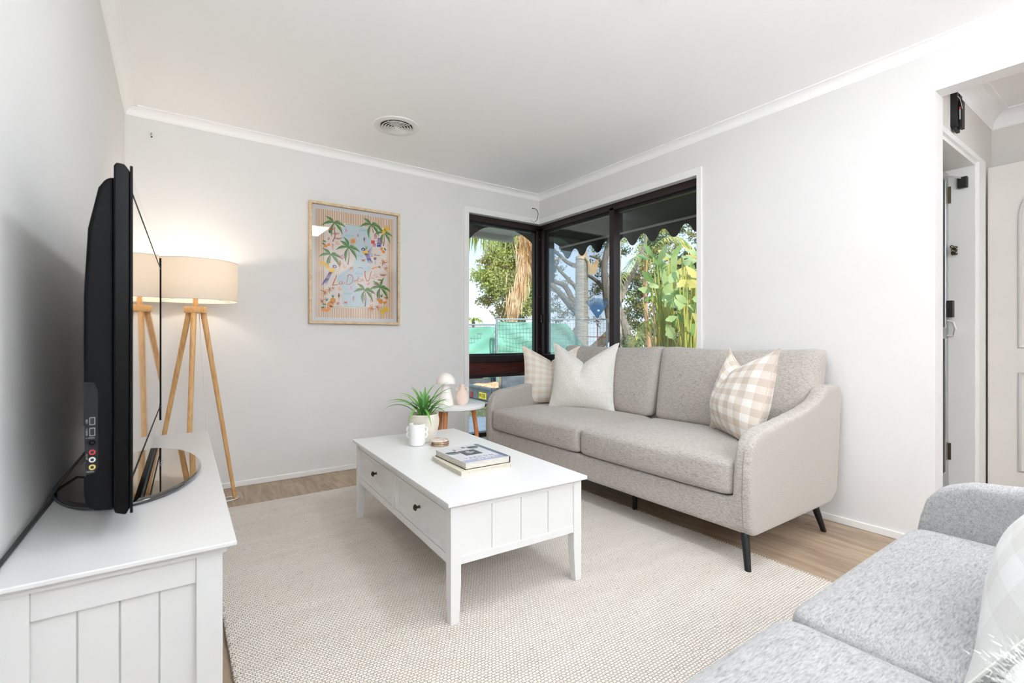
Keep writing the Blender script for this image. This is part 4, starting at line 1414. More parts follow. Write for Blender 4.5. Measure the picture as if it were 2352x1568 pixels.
# side port panel on the near end
pp = MB()
ye = -HL + .0215
pp.prism([(-.0645, z0 + .078), (-.052, z0 + .080), (-.046, z0 + .09), (-.046, z0 + .235), (-.052, z0 + .25), (-.0675, z0 + .252)], ye - .0012, ye + .001, 'y')
pn = pp.build('port_panel', 'tv_port', tv, bevel=.0006)
def port_ring(z, mat, nm='port'):
    o = MB().lathe([(.0045, .0018), (.0078, .0018), (.0082, 0), (.0078, -.001), (.0045, -.001)], n=24)
    q = o.build(nm, mat, pn, (-.0545, ye - .0016, z), smooth=True); q.scale = (.62, .62, 1); q.rotation_euler = (R(90), 0, 0)
    q2 = MB().lathe([(.0001, .0006), (.0045, .0006)], n=16).build('socket', 'win_black', pn, (-.0545, ye - .0016, z)); q2.scale = (.62, .62, 1); q2.rotation_euler = (R(90), 0, 0)
port_ring(z0 + .092, 'rca_yellow', 'video_port'); port_ring(z0 + .106, 'rca_white', 'audio_port'); port_ring(z0 + .120, 'rca_red', 'audio_port')
port_ring(z0 + .138, 'tv_black', 'svideo_port')
for zc, hh in ((z0 + .158, .0075), (z0 + .178, .007)):
    mb = MB()
    mb.box(-.0585, -.0505, ye - .0022, ye - .001, zc - hh, zc + hh).box(-.0577, -.0513, ye - .0026, ye - .002, zc - hh + .001, zc + hh - .001, 1)
    mb.build('usb_port', ['label_grey', 'win_black'], pn)
lab = Matrix.Rotation(R(90), 4, 'X')
for t_, z_, s_ in (('VIDEO', z0 + .0835, .004), ('S-VIDEO', z0 + .1465, .0035)):
    text_mesh(t_, s_, 'label_grey', pn, Matrix.Translation((-.0575, ye - .0016, z_)) @ lab, 'port_label', 0)
for t_, z_, s_ in (('HDMI 3', z0 + .158, .0042), ('USB', z0 + .178, .0042), ('AV IN', z0 + .112, .0042)):
    text_mesh(t_, s_, 'label_grey', pn, Matrix.Translation((-.0622, ye - .0016, z_)) @ lab @ Matrix.Rotation(R(90), 4, 'Z'), 'port_label', 0)
# oval glass foot
MB().lathe([(.0001, 0), (.97, 0), (.995, .25), (1, .5), (.99, .8), (.96, 1), (.0001, 1.02)], n=72).build('stand_base', 'tv_bezel', tv, (-.030, -.10, .001), smooth=True).scale = (.158, .325, .013)
MB().box(-.075, -.035, -.24, .06, .012, z0 + .03).build('stand_neck', 'tv_black', tv, bevel=.004)
mb = MB()
for k in range(3):
    mb.box(.028, .034, .02 + k * .03 - .1, .032 + k * .03 - .1, .0142, .0144)
mb.build('base_marking', 'label_grey', tv)

# power lead lying behind the console edge against the wall
cbp = [(-.236, .95, .628), (-.236, 1.2, .627), (-.235, 1.45, .628), (-.233, 1.62, .640), (-.222, 1.80, .655), (-.19, 1.95, .70), (-.165, 2.0, .76)]
pl = MB().tube(cbp, .0034, 8).build('tv_power_cord', 'cord_black', None, smooth=True)
tag(pl, 'black power cord running along the wall behind the tv console', 'cord')

# ------------------------------------------------------------------ wall hook and loose cable
hk = empty('wall_hook', (-.119, YB, 2.27))
tag(hk, 'small white picture hook high on the back wall near the corner', 'hook')
MB().box(-.007, .007, -.006, 0, -.02, .02).build('plate', 'trim', hk, bevel=.002)
MB().tube([(0, -.004, .0), (.002, -.016, -.012), (.004, -.022, -.006), (.004, -.024, .004)], .0028, 8).build('hook', 'steel', hk)
MB().tube([(.004, -.004, -.018), (.006, -.009, -.018)], .004, 8).build('screw', 'win_black', hk)
cpts = [PY(1221.5, 479, YB) + Vector((0, -.004, 0)), PY(1226, 480, YB) + Vector((0, -.02, 0)), PY(1230, 485, YB) + Vector((0, -.03, 0)), PY(1232, 492, YB) + Vector((0, -.03, 0)), PY(1231, 500, YB) + Vector((0, -.03, 0)), PY(1228, 507, YB) + Vector((0, -.035, 0)), PY(1220, 513, YB) + Vector((0, -.045, 0)), PY(1211, 507, YB) + Vector((0, -.05, 0))]
lc = MB().tube(cpts, [.0055, .003, .0027, .0027, .0027, .0025, .0015, .001], 8).build('loose_cable', 'cord_black', None, smooth=True)
tag(lc, 'short loose dark cable poking out of the wall above the corner window', 'cable')

# ------------------------------------------------------------------ framed print
AX0, AX1, AZ0, AZ1 = .802, 1.492, 1.113, 2.010
art = empty('framed_print', ((AX0 + AX1) / 2, YB, (AZ0 + AZ1) / 2))
tag(art, 'framed seaside holiday print in a pale oak frame on the back wall', 'framed print')
aw, ah = (AX1 - AX0) / 2, (AZ1 - AZ0) / 2
fw_, fd_ = .019, .038
mb = MB()
mb.box(-aw, aw, -fd_, -.002, ah - fw_, ah).box(-aw, aw, -fd_, -.002, -ah, -ah + fw_)
mb.box(-aw, -aw + fw_, -fd_, -.002, -ah + fw_, ah - fw_).box(aw - fw_, aw, -fd_, -.002, -ah + fw_, ah - fw_)
mb.build('frame', 'oak_frame', art, bevel=.0015)
M['mat_board'] = base_mat('mat_board', '#e6e6e6', .8)
MB().box(-aw + .01, aw - .01, -.010, -.004, -ah + .01, ah - .01).build('mat_board', 'mat_board', art)
MB().box(-aw + fw_, aw - fw_, -.034, -.0325, -ah + fw_, ah - fw_).build('glazing', 'art_glass', art)
PW, PH = .600, .800
INK = {}
cols = dict(cream='#f5e8dd', stripe='#d9aa7c', water='#d3e4e9', green='#4c7a3e', green2='#79a457', wave='#9cc4a0', sea='#a9cdd2', orange='#f0932f', lemon='#f3c63f',
            rust='#c25a2f', blue='#2f4fa0', lilac='#b48fc0', pink='#eaa3bd', red='#e0553e', brown='#7c4a35', tan='#e3b48c', white='#fbf7f2', navy='#26305c', ochre='#e59a3a')
names = list(cols)
for k in names:
    INK[k] = names.index(k)
    M['ink_' + k + '_'] = base_mat('print_ink_' + k, cols[k], .75, 0, .2)
pr = MB()
LAY = [0]


def AP(px, py):
    u = (px - 160) / 895.0
    top = 172 + 128 * u; bot = 1420 + 20 * u
    v = (py - top) / (bot - top)
    return ((u - .5) * PW, (.5 - v) * PH)


def apoly(pts, col, lay=1, conv=True):
    q = [AP(*p) if conv else p for p in pts]
    y = -.0110 - lay * .00022
    pr.add([(x, y, z) for x, z in q], [tuple(range(len(q)))], INK[col])


def aell(cx, cy, rx, ry, col, lay=3, rot=0, n=14):
    apoly([(cx + rx * math.cos(t) * math.cos(rot) - ry * math.sin(t) * math.sin(rot), cy + rx * math.cos(t) * math.sin(rot) + ry * math.sin(t) * math.cos(rot)) for t in [i / n * 2 * math.pi for i in range(n)]], col, lay)


def astroke(pts, w, col, lay=5, w1=None):
    """tapered brush stroke through the points (crop coordinates)"""
    k = len(pts); w1 = w if w1 is None else w1
    for i in range(k - 1):
        (xa, ya), (xb, yb) = pts[i], pts[i + 1]
        d = math.hypot(xb - xa, yb - ya) or 1
        nx, ny = -(yb - ya) / d, (xb - xa) / d
        wa = w + (w1 - w) * i / (k - 1); wb_ = w + (w1 - w) * (i + 1) / (k - 1)
        apoly([(xa + nx * wa / 2, ya + ny * wa / 2), (xb + nx * wb_ / 2, yb + ny * wb_ / 2), (xb - nx * wb_ / 2, yb - ny * wb_ / 2), (xa - nx * wa / 2, ya - ny * wa / 2)], col, lay + .3 * (i % 2))


def smooth(pts, n=6):
    out = []
    P = [pts[0]] + list(pts) + [pts[-1]]
    for i in range(1, len(P) - 2):
        p0, p1, p2, p3 = P[i - 1], P[i], P[i + 1], P[i + 2]
        for j in range(n):
            t = j / n
            out.append(tuple(.5 * ((2 * p1[a]) + (-p0[a] + p2[a]) * t + (2 * p0[a] - 5 * p1[a] + 4 * p2[a] - p3[a]) * t * t + (-p0[a] + 3 * p1[a] - 3 * p2[a] + p3[a]) * t ** 3) for a in (0, 1)))
    out.append(pts[-1])
    return out


# ground, stripes, inner field
apoly([(-PW / 2, PH / 2), (PW / 2, PH / 2), (PW / 2, -PH / 2), (-PW / 2, -PH / 2)], 'cream', 0, False)
ns = 46
for i in range(ns):
    x = -PW / 2 + PW * (i + .25) / ns
    apoly([(x, PH / 2), (x + PW / ns * .5, PH / 2), (x + PW / ns * .5, -PH / 2), (x, -PH / 2)], 'stripe', 1, False)
field = smooth([(265, 330), (480, 340), (700, 375), (880, 400), (965, 420), (968, 800), (965, 1180), (900, 1300), (720, 1315), (350, 1300), (270, 1200), (265, 800), (265, 330)], 4)
apoly(field, 'cream', 2)
apoly(smooth([(455, 365), (700, 385), (775, 480), (780, 700), (740, 800), (790, 860), (700, 930), (600, 1050), (740, 1200), (720, 1290), (470, 1290), (450, 1100), (395, 1010), (420, 930), (560, 820), (600, 700), (500, 600), (440, 500), (455, 365)], 4), 'water', 3)
for (xa, xb, yy, sl) in ((480, 680, 352, .13), (350, 730, 1298, .02)):
    pts = []
    k = 48
    for i in range(k):
        x = xa + (xb - xa) * i / (k - 1)
        pts.append((x, yy + (x - xa) * sl + 5 * math.sin(i * 1.0)))
    astroke(pts, 5, 'wave', 4)
for (cx, cy) in ((525, 480), (685, 418), (635, 712), (632, 915), (510, 1145)):
    for j in range(5):
        astroke([(cx - 40 + j * 17, cy + 8 + j * 1.5), (cx - 28 + j * 17, cy - 8 + j), (cx - 22 + j * 17, cy + 8 + j * 1.5)], 4, 'sea', 4)
    astroke([(cx - 46, cy + 11), (cx + 50, cy + 16)], 3, 'sea', 4)


def frond(cx, cy, tx, ty, bow, wid, dark='green', lay=7):
    """serrated leaflet comb along a curved spine"""
    mx_, my_ = (cx + tx) / 2, (cy + ty) / 2
    dx, dy = tx - cx, ty - cy; L_ = math.hypot(dx, dy)
    nx, ny = -dy / L_, dx / L_
    qx, qy = mx_ + nx * bow, my_ + ny * bow
    sp_ = [((1 - t) ** 2 * cx + 2 * t * (1 - t) * qx + t * t * tx, (1 - t) ** 2 * cy + 2 * t * (1 - t) * qy + t * t * ty) for t in [i / 9 for i in range(10)]]
    for i in range(9):
        (xa, ya), (xb, yb) = sp_[i], sp_[i + 1]
        ddx, ddy = xb - xa, yb - ya; d = math.hypot(ddx, ddy) or 1
        px_, py_ = -ddy / d, ddx / d
        t = (i + .5) / 9
        w = wid * (math.sin(min(1, t * 1.5 + .12) * math.pi * .5)) * (1 - max(0, t - .45) / .62)
        for sg, c_ in ((1, dark), (-1, 'green2' if dark == 'green' else dark)):
            apoly([(xa, ya), (xb, yb), (xb + px_ * w * sg * .25 + ddx * .9, yb + py_ * w * sg * .25 + ddy * .9), (xa + px_ * w * sg + ddx * 1.1, ya + py_ * w * sg + ddy * 1.1)], c_, lay + .3 * (i % 2) + (0.1 if sg > 0 else 0))
    astroke(sp_, 3, 'green', lay + 1, 1)


def palm(cx, cy, s, trunk, flip=1):
    astroke(smooth([(cx, cy)] + trunk, 5), 5, 'brown', 6, 11)
    for (ax, ay, bow) in ((-125, 20, 34), (-85, -75, 16), (125, 45, -38), (95, 130, -36), (-25, 150, 30), (60, -20, -10)):
        frond(cx, cy, cx + ax * s * flip, cy + ay * s, bow * s * flip, 25 * s)


palm(358, 340, .95, [(365, 430), (372, 490), (345, 555)])
palm(778, 358, .95, [(800, 420), (810, 450)])
palm(515, 622, 1.0, [(525, 690), (522, 760), (512, 818)])
frond(515, 622, 470, 508, 30, 24)
palm(322, 706, .95, [(318, 760), (312, 800)])
palm(928, 455, .85, [(938, 520), (930, 600)])
palm(705, 1110, .95, [(716, 1180), (715, 1250), (708, 1300)])
palm(888, 1082, .95, [(880, 1150), (880, 1210)])
frond(888, 1082, 930, 975, -18, 22)
# lemons, oranges
for (x, y, rx, ry, r_, c_) in ((968, 405, 36, 30, .3, 'lemon'), (935, 438, 22, 34, .5, 'lemon'), (238, 806, 38, 26, 0, 'lemon'), (285, 838, 22, 38, -.3, 'lemon'), (960, 1332, 34, 26, .2, 'lemon'),
                            (915, 1360, 20, 34, -.2, 'lemon'), (268, 606, 22, 17, 0, 'orange'), (302, 590, 16, 16, 0, 'orange'), (905, 635, 16, 18, 0, 'orange'), (928, 668, 22, 16, .6, 'orange'),
                            (250, 1336, 22, 20, 0, 'orange'), (282, 1345, 20, 18, 0, 'orange'), (308, 1320, 20, 18, 0, 'orange'), (945, 1252, 24, 14, -.3, 'orange'), (348, 1232, 32, 34, 0, 'ochre'), (322, 1275, 36, 32, .6, 'ochre'), (895, 1240, 28, 28, 0, 'ochre')):
    aell(x, y, rx, ry, c_, 9, r_)
for (x, y, r_) in ((255, 552, .2), (248, 582, .5), (948, 640, .9), (255, 1275, .1), (330, 1300, .4), (310, 440, 1.4), (240, 1310, -.3)):
    aell(x, y, 20, 9, 'green', 9, r_)
for (x, y) in ((348, 1185), (282, 1225), (905, 1180)):
    for a in (-1.1, -.6, -.1, .4, .9):
        astroke([(x, y + 12), (x + 30 * math.sin(a), y - 34 * math.cos(a))], 9, 'green', 9, 1)
# hatch on the pineapples
for (x, y) in ((348, 1232), (322, 1275), (895, 1240)):
    for k in (-1, 0, 1):
        astroke([(x - 22, y + k * 16), (x, y + k * 16 - 8), (x + 22, y + k * 16)], 2.5, 'rust', 10)
# monstera-like orange and lilac leaves
random.seed(2)
for (x, y, s) in ((260, 1140, 1), (235, 1235, .8), (310, 1110, .8), (930, 790, 1), (960, 860, .8), (780, 1320, 1), (860, 1310, .8), (400, 1265, .6), (350, 1090, .5), (960, 1200, .6), (860, 1215, .6)):
    for k in range(9):
        a = k / 9 * 2 * math.pi + random.uniform(-.2, .2)
        c_ = random.choice(['ochre', 'orange', 'lilac', 'ochre', 'brown'])
        L_ = 52 * s * random.uniform(.7, 1.1)
        astroke(smooth([(x, y), (x + L_ * .5 * math.cos(a + .25), y + L_ * .5 * math.sin(a + .25)), (x + L_ * math.cos(a), y + L_ * math.sin(a))], 3), 13 * s, c_, 8, 3)
# parrots
for (hx_, hy_, dirx, tailx, taily) in ((690, 640, 1, 775, 800), (365, 840, -1, 250, 1050)):
    aell((hx_ + (hx_ + tailx) / 2) / 2, (hy_ + (hy_ + taily) / 2) / 2 - 6, 30, 44, 'lemon', 9, -.6 * dirx)
    for k in range(7):
        ox = k * 7 - 21
        bx_, by_ = hx_ + (tailx - hx_) * .35, hy_ + (taily - hy_) * .3
        astroke([(bx_ + ox * .6, by_), (bx_ + (tailx - hx_) * .35 + ox, by_ + (taily - hy_) * .38)], 9, 'lilac', 9.5, 4)
        astroke([(hx_ + (tailx - hx_) * .65 + ox * .8, hy_ + (taily - hy_) * .62), (tailx + ox * 1.3, taily + random.uniform(-18, 12))], 8, 'blue', 9.2, 3)
    aell(hx_, hy_, 24, 18, 'blue', 10, .3)
    aell(hx_ - 4 * dirx, hy_ + 3, 9, 9, 'white', 11)
    apoly([(hx_ - 18 * dirx, hy_ - 4), (hx_ - 30 * dirx, hy_ + 10), (hx_ - 16 * dirx, hy_ + 14)], 'navy', 11)
for k in range(8):
    astroke([(735, 680), (800 - k * 3, 600 + k * 22)], 8, 'lilac', 8.5, 3)
for k in range(4):
    astroke([(722, 640), (705 + k * 16, 588 + k * 4)], 7, 'green2', 8.6, 2)
# sun
aell(570, 549, 25, 25, 'ochre', 5)
for k in range(11):
    a = k / 11 * 2 * math.pi
    astroke([(570 + 26 * math.cos(a), 549 + 26 * math.sin(a)), (570 + 50 * math.cos(a + .2), 549 + 50 * math.sin(a + .2))], 8, 'ochre', 5, 2)
# umbrellas
for (x, y, s) in ((330, 395, 1), (375, 450, 1), (405, 505, 1), (925, 925, .9), (885, 985, .6), (840, 1030, .8)):
    for k in range(4):
        r_ = (44 - k * 9) * s
        astroke([(x + r_ * math.cos(t), y + r_ * .55 * math.sin(t)) for t in [i / 8 * math.pi for i in range(9)]], 3.5, 'rust', 8)
# little town
for (x, y, w_, h_, c_) in ((815, 470, 36, 50, 'pink'), (858, 505, 34, 60, 'lilac'), (780, 535, 44, 40, 'red'), (800, 570, 40, 40, 'pink'), (850, 565, 48, 46, 'blue'), (890, 540, 34, 30, 'pink'), (825, 528, 30, 26, 'white'), (886, 500, 34, 34, 'pink')):
    apoly([(x, y), (x + w_, y + 4), (x + w_, y + h_ + 4), (x, y + h_)], c_, 4 + (x % 7) * .1)
    for k in range(3):
        apoly([(x + 5 + k * 11, y + 12), (x + 10 + k * 11, y + 12), (x + 10 + k * 11, y + 22), (x + 5 + k * 11, y + 22)], 'navy' if c_ != 'blue' else 'white', 5.5)
# boats
for (x, y, c_) in ((492, 420, 'lilac'), (628, 480, 'brown'), (550, 1085, 'pink')):
    apoly([(x - 2, y - 30), (x + 14, y + 18), (x - 14, y + 18)], 'pink', 4)
    for k in range(3): astroke([(x - 10, y - 5 + k * 9), (x + 10, y - 4 + k * 9)], 2.5, c_, 5)
# bathers and sea creatures
def bather(x, y, s, top, up=False):
    aell(x, y - 30 * s, 8 * s, 9 * s, 'rust', 6)
    apoly([(x - 9 * s, y - 20 * s), (x + 9 * s, y - 20 * s), (x + 8 * s, y + 14 * s), (x - 8 * s, y + 14 * s)], top, 6)
    astroke([(x - 5 * s, y + 12 * s), (x - 7 * s, y + 55 * s)], 9 * s, 'tan', 6, 5 * s); astroke([(x + 5 * s, y + 12 * s), (x + 7 * s, y + 55 * s)], 9 * s, 'tan', 6, 5 * s)
    astroke([(x + 8 * s, y - 16 * s), (x + 34 * s, y + (-26 if up else 2) * s)], 6 * s, 'tan', 6)
    astroke([(x - 8 * s, y - 16 * s), (x - 30 * s, y + 2 * s)], 6 * s, 'tan', 6)
bather(424, 815, 1.1, 'rust'); bather(695, 1210, 1.1, 'lilac'); bather(700, 530, .8, 'blue', True); bather(575, 1210, .8, 'lilac', True); bather(412, 1180, .9, 'navy'); bather(345, 610, .8, 'pink', True)
astroke([(570, 850), (530, 885), (490, 910)], 12, 'tan', 6, 5); aell(548, 862, 14, 20, 'ochre', 6.5, .8); astroke([(535, 848), (570, 845), (572, 895)], 4, 'rust', 6.6)
astroke([(790, 865), (830, 850), (870, 846), (900, 862)], 14, 'orange', 6, 8); aell(880, 842, 18, 8, 'navy', 7)
astroke([(630, 855), (665, 848), (685, 866)], 5, 'brown', 6)
for (x, y) in ((690, 768), (488, 1255)):
    aell(x, y, 16, 10, 'red', 6)
    for sg in (-1, 1):
        astroke([(x + sg * 12, y - 4), (x + sg * 28, y - 14)], 5, 'red', 6, 3); astroke([(x + sg * 10, y + 6), (x + sg * 24, y + 16)], 3, 'red', 6)
aell(828, 748, 18, 14, 'blue', 6); aell(828, 738, 18, 8, 'red', 6.5); astroke([(828, 760), (828, 818)], 5, 'blue', 6, 3)
for (x, y) in ((450, 745), (745, 1040), (790, 1140), (440, 720)):
    apoly([(x - 18, y), (x + 12, y - 22), (x + 26, y - 6), (x - 4, y + 18)], 'pink', 5)
for (x, y) in ((478, 840), (425, 1095), (400, 570), (785, 1225)):
    for k in range(3):
        astroke([(x + (20 - k * 6) * math.cos(t), y + (20 - k * 6) * math.sin(t)) for t in [i / 8 * 5 for i in range(9)]], 4, 'tan', 5)
aell(303, 520, 13, 18, 'tan', 6); aell(303, 530, 9, 4, 'rust', 7)
# lettering: brush-script title
T_ = 'rust'
def script(strokes, w, col, dx=0, dy=0):
    for st in strokes:
        ww = w if len(st) < 9 or True else w
        astroke(smooth([(x + dx, y + dy) for x, y in st], 6), ww, col, 12)
# L
astroke(smooth([(388, 938), (372, 985), (345, 1050)]), 9, T_, 12, 11)
astroke(smooth([(340, 1058), (372, 1050), (400, 1050), (418, 1036)]), 9, T_, 12, 4)
# a
astroke(smooth([(446, 1015), (430, 1012), (416, 1030), (424, 1044), (440, 1038), (450, 1014), (448, 1040), (466, 1040), (480, 1022)]), 4.5, T_, 12)
# D
astroke(smooth([(515, 945), (506, 985), (500, 1030)]), 4.5, T_, 12)
astroke(smooth([(505, 955), (530, 932), (562, 950), (570, 985), (556, 1025), (525, 1045), (496, 1045), (490, 1030)]), 8, T_, 12, 5)
# o l c e
astroke(smooth([(560, 1012), (580, 1008), (592, 996), (604, 998), (602, 1014), (588, 1016), (590, 1002), (604, 996), (612, 998)]), 3.4, T_, 12)
astroke(smooth([(612, 1010), (622, 985), (632, 950), (628, 975), (622, 1010), (626, 1034)]), 3.4, T_, 12)
astroke(smooth([(656, 984), (642, 980), (634, 1000), (646, 1012), (660, 1002), (672, 990), (668, 982), (660, 990), (664, 1006), (682, 1004), (692, 990)]), 3.4, T_, 12)
astroke(smooth([(692, 984), (682, 980), (676, 994), (684, 1004), (698, 1000)]), 3.4, T_, 12)
# V
astroke(smooth([(706, 888), (708, 940), (722, 990), (736, 1008)]), 11, T_, 12, 8)
astroke(smooth([(736, 1008), (758, 990), (770, 940), (782, 892)]), 8, T_, 12.2, 6)
# i t a
astroke(smooth([(790, 955), (788, 972), (796, 978), (808, 962)]), 3.2, T_, 12); astroke([(796, 932), (798, 936)], 4, T_, 12)
astroke(smooth([(826, 912), (820, 950), (816, 985), (820, 1008)]), 3.2, T_, 12); astroke(smooth([(800, 946), (826, 934), (850, 928)]), 3, T_, 12)
astroke(smooth([(852, 944), (840, 944), (834, 958), (844, 964), (854, 948), (854, 962), (866, 956)]), 3.4, T_, 12)
# L'Amour
astroke(smooth([(793, 688), (789, 705), (786, 722), (803, 716)]), 4, 'navy', 12); astroke([(810, 690), (808, 698)], 3, 'navy', 12)
astroke(smooth([(818, 718), (828, 694), (836, 718)]), 3.4, 'navy', 12); astroke([(820, 710), (836, 708)], 3, 'navy', 12)
astroke(smooth([(842, 706), (842, 717), (848, 706), (851, 717), (856, 706), (859, 716), (864, 709), (869, 713), (866, 718), (862, 713), (873, 708), (873, 716), (880, 708), (881, 717), (889, 711)], 3), 2.6, 'navy', 12)
pr.build('print', ['ink_' + k + '_' for k in names], art)

# ================================================================== outdoors
GZ = -.30
struct(MB().box(-6, 40, 3.95, 45, GZ - .1, GZ - .02).build('ground', 'grass'))
gl_ = MB().box(4.3, 40, -12, 3.95, GZ - .1, GZ - .02)
struct(gl_.build('ground', 'grass'))
# concrete path outside the window
pth = MB()
a0 = PZ(900, 953, GZ); a1 = PZ(1300, 962, GZ)
pth.prism([(a0.x, a0.y), (a1.x, a1.y), (a1.x + 1, 4.0), (a0.x - 2.5, 4.0)], GZ - .019, GZ + .005, 'z')
struct(pth.build('path', 'concrete'))
gt = MB()
random.seed(77)
for k in range(2600):
    x = random.uniform(2.2, 6.2); y = random.uniform(6.6, 10.0)
    q = PZ(1100, 953, GZ)
    h = random.uniform(.03, .08)
    a = random.uniform(0, 6.28)
    gt.add([(x, y, GZ - .02), (x + .012 * math.cos(a), y + .012 * math.sin(a), GZ - .02), (x + random.uniform(-.03, .03), y + random.uniform(-.03, .03), GZ + h)], [(0, 1, 2)])
g = gt.build('grass', 'grass'); tag(g, 'rough tufts of lawn grass beyond the concrete path', 'grass', kind='stuff')

# outer sill and arched head outside the back window
struct(MB().box(WX0 - .1, 3.3, 3.845, 4.02, -.3, .095).build('trim_9', 'far_wall'))
arc = []
axl, axr, zsp, zap = 2.27, 3.16, 1.945, 2.128
cxa = (axl + axr) / 2; hw = (axr - axl) / 2
poly = [(1.9, 2.5), (1.9, 1.2), (axl - .06, 1.2), (axl - .06, zsp)]
for i in range(17):
    t = i / 16
    x = axl + (axr - axl) * t
    poly.append((x, zsp + (zap - zsp) * (1 - (2 * t - 1) ** 2) ** .8))
poly += [(axr + .04, zsp), (axr + .04, 1.6), (3.30, 1.6), (3.30, 2.5)]
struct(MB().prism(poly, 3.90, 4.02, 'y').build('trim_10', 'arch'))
struct(MB().box(-1, 3.6, 3.98, 5.05, 2.32, 2.40).build('trim_11', 'soffit'))
struct(MB().box(-1, 3.6, 5.05, 5.13, 2.25, 2.42).build('trim_12', 'soffit', bevel=.01))
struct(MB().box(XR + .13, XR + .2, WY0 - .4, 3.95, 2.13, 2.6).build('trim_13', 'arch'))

# scalloped awning outside the right-hand window
aw_ = empty('window_awning', (3.16, 2.7, 2.2))
tag(aw_, 'dark olive canvas awning with scalloped valance outside the right-hand window', 'awning')
AY0, AY1 = 1.2, 4.62
rz_ = PX(1500, 518, 4.0).z
MB().prism([(0, 2.50 - 2.2), (.86, rz_ + .014 - 2.2), (.86, rz_ + .008 - 2.2), (0, 2.494 - 2.2)], AY0 - 2.7, AY1 - 2.7, 'y').build('canopy', 'rope', aw_)
MB().tube([(.84, AY0 - 2.7, rz_ - 2.2), (.84, AY1 - 2.7, rz_ - 2.2)], .014, 12).build('front_rail', 'soffit', aw_, smooth=True)
lob = [PX(x, 550, 4.0).y for x in (1450, 1497, 1545)]
sp_ = abs(lob[0] - lob[2]) / 2
bot_ = PX(1545, 544, 4.0).z; top_ = PX(1523, 524, 4.0).z
vp_ = []
k = 160
for i in range(k + 1):
    y = AY0 + (AY1 - AY0) * i / k
    ph = (y - lob[1]) / sp_ * 2 * math.pi
    z = (top_ + bot_) / 2 - (top_ - bot_) / 2 * math.copysign(abs(math.cos(ph)) ** .75, math.cos(ph))
    vp_.append((y - 2.7, z - 2.2))
poly = vp_ + [(AY1 - 2.7, rz_ - 2.2 + .01), (AY0 - 2.7, rz_ - 2.2 + .01)]
mb = MB()
for i in range(k):
    mb.add([(.855, vp_[i][0], vp_[i][1]), (.855, vp_[i + 1][0], vp_[i + 1][1]), (.855, vp_[i + 1][0], rz_ - 2.19), (.855, vp_[i][0], rz_ - 2.19)], [(0, 1, 2, 3)])
mb.build('valance', 'rope', aw_, solid=.003)
for yy in (AY0 + .05,):
    MB().tube([(0, yy - 2.7, 2.15 - 2.2), (.84, yy - 2.7, rz_ - 2.2)], .009, 8).build('arm', 'soffit', aw_)


# ------------------------------------------------------------------ temporary fence with green shade cloth
def fence_panel(p0, p1, top, label, cell=.075, ragged=None, cloth_top=-.07, seed=1):
    p0, p1 = Vector(p0), Vector(p1)
    r = empty('fence_panel', (p0.x, p0.y, GZ - .02))
    L_ = (p1 - p0).length; d = (p1 - p0).normalized()
    r.rotation_euler = (0, 0, math.atan2(d.y, d.x))
    H_ = top - GZ + .02
    tag(r, label, 'fence', 'temporary fence panels')
    MB().tube([(0, 0, 0), (0, 0, H_)], .021, 10).tube([(L_, 0, 0), (L_, 0, H_)], .021, 10).tube([(0, 0, H_ - .02), (L_, 0, H_ - .02)], .019, 10).tube([(0, 0, .15), (L_, 0, .15)], .019, 10).build('frame', 'galv', r, smooth=True)
    w = MB()
    k = int(L_ / cell)
    for i in range(1, k):
        x = L_ * i / k
        w.box(x - .0025, x + .0025, -.0025, .0025, .15, H_ - .02)
    kz = int((H_ - .17) / (cell * 1.35))
    for i in range(1, kz):
        z = .15 + (H_ - .17) * i / kz
        w.box(0, L_, -.0025, .0025, z - .0025, z + .0025)
    w.build('wire_mesh', 'galv', r)
    random.seed(seed)
    ph = random.uniform(0, 6)

    def cloth(u, v):
        x = .02 + u * (L_ - .04)
        sag = .09 * math.sin(u * math.pi) ** 2 * (1 + .5 * math.sin(u * 9 + ph)) * v
        z = .02 + v * (H_ + cloth_top - .02) - sag
        if ragged: z = .02 + v * (min(H_ + cloth_top, ragged(u) * H_) - .02) - sag * .5
        y = .035 + .022 * math.sin(u * 17 + v * 5 + ph) + .018 * math.sin(u * 6 - v * 11) + .02 * math.sin((u + v) * 23)
        return (x, y, z)
    MB().grid(cloth, 60, 24).build('shade_cloth', 'shadecloth', r, smooth=True, angle=180)
    return r


def gp(x, d):
    r = ray(x, 778); return Vector((r.x * d, r.y * d, 0))


ztop = PD(1140, 731, 11).z
fence_panel(gp(1141, 11.0), gp(1394, 11.0), ztop, 'tall wire fence panel with green shade cloth, the one with the blue rake', seed=3, ragged=lambda u: 1.0 if u < .62 else max(.02, 1.0 - (u - .62) * 1.9))
fence_panel(gp(1139, 11.6), gp(900, 12.0), PD(1100, 744, 11.8).z, 'wire fence panel with green cloth seen at the left edge of the window', seed=5)

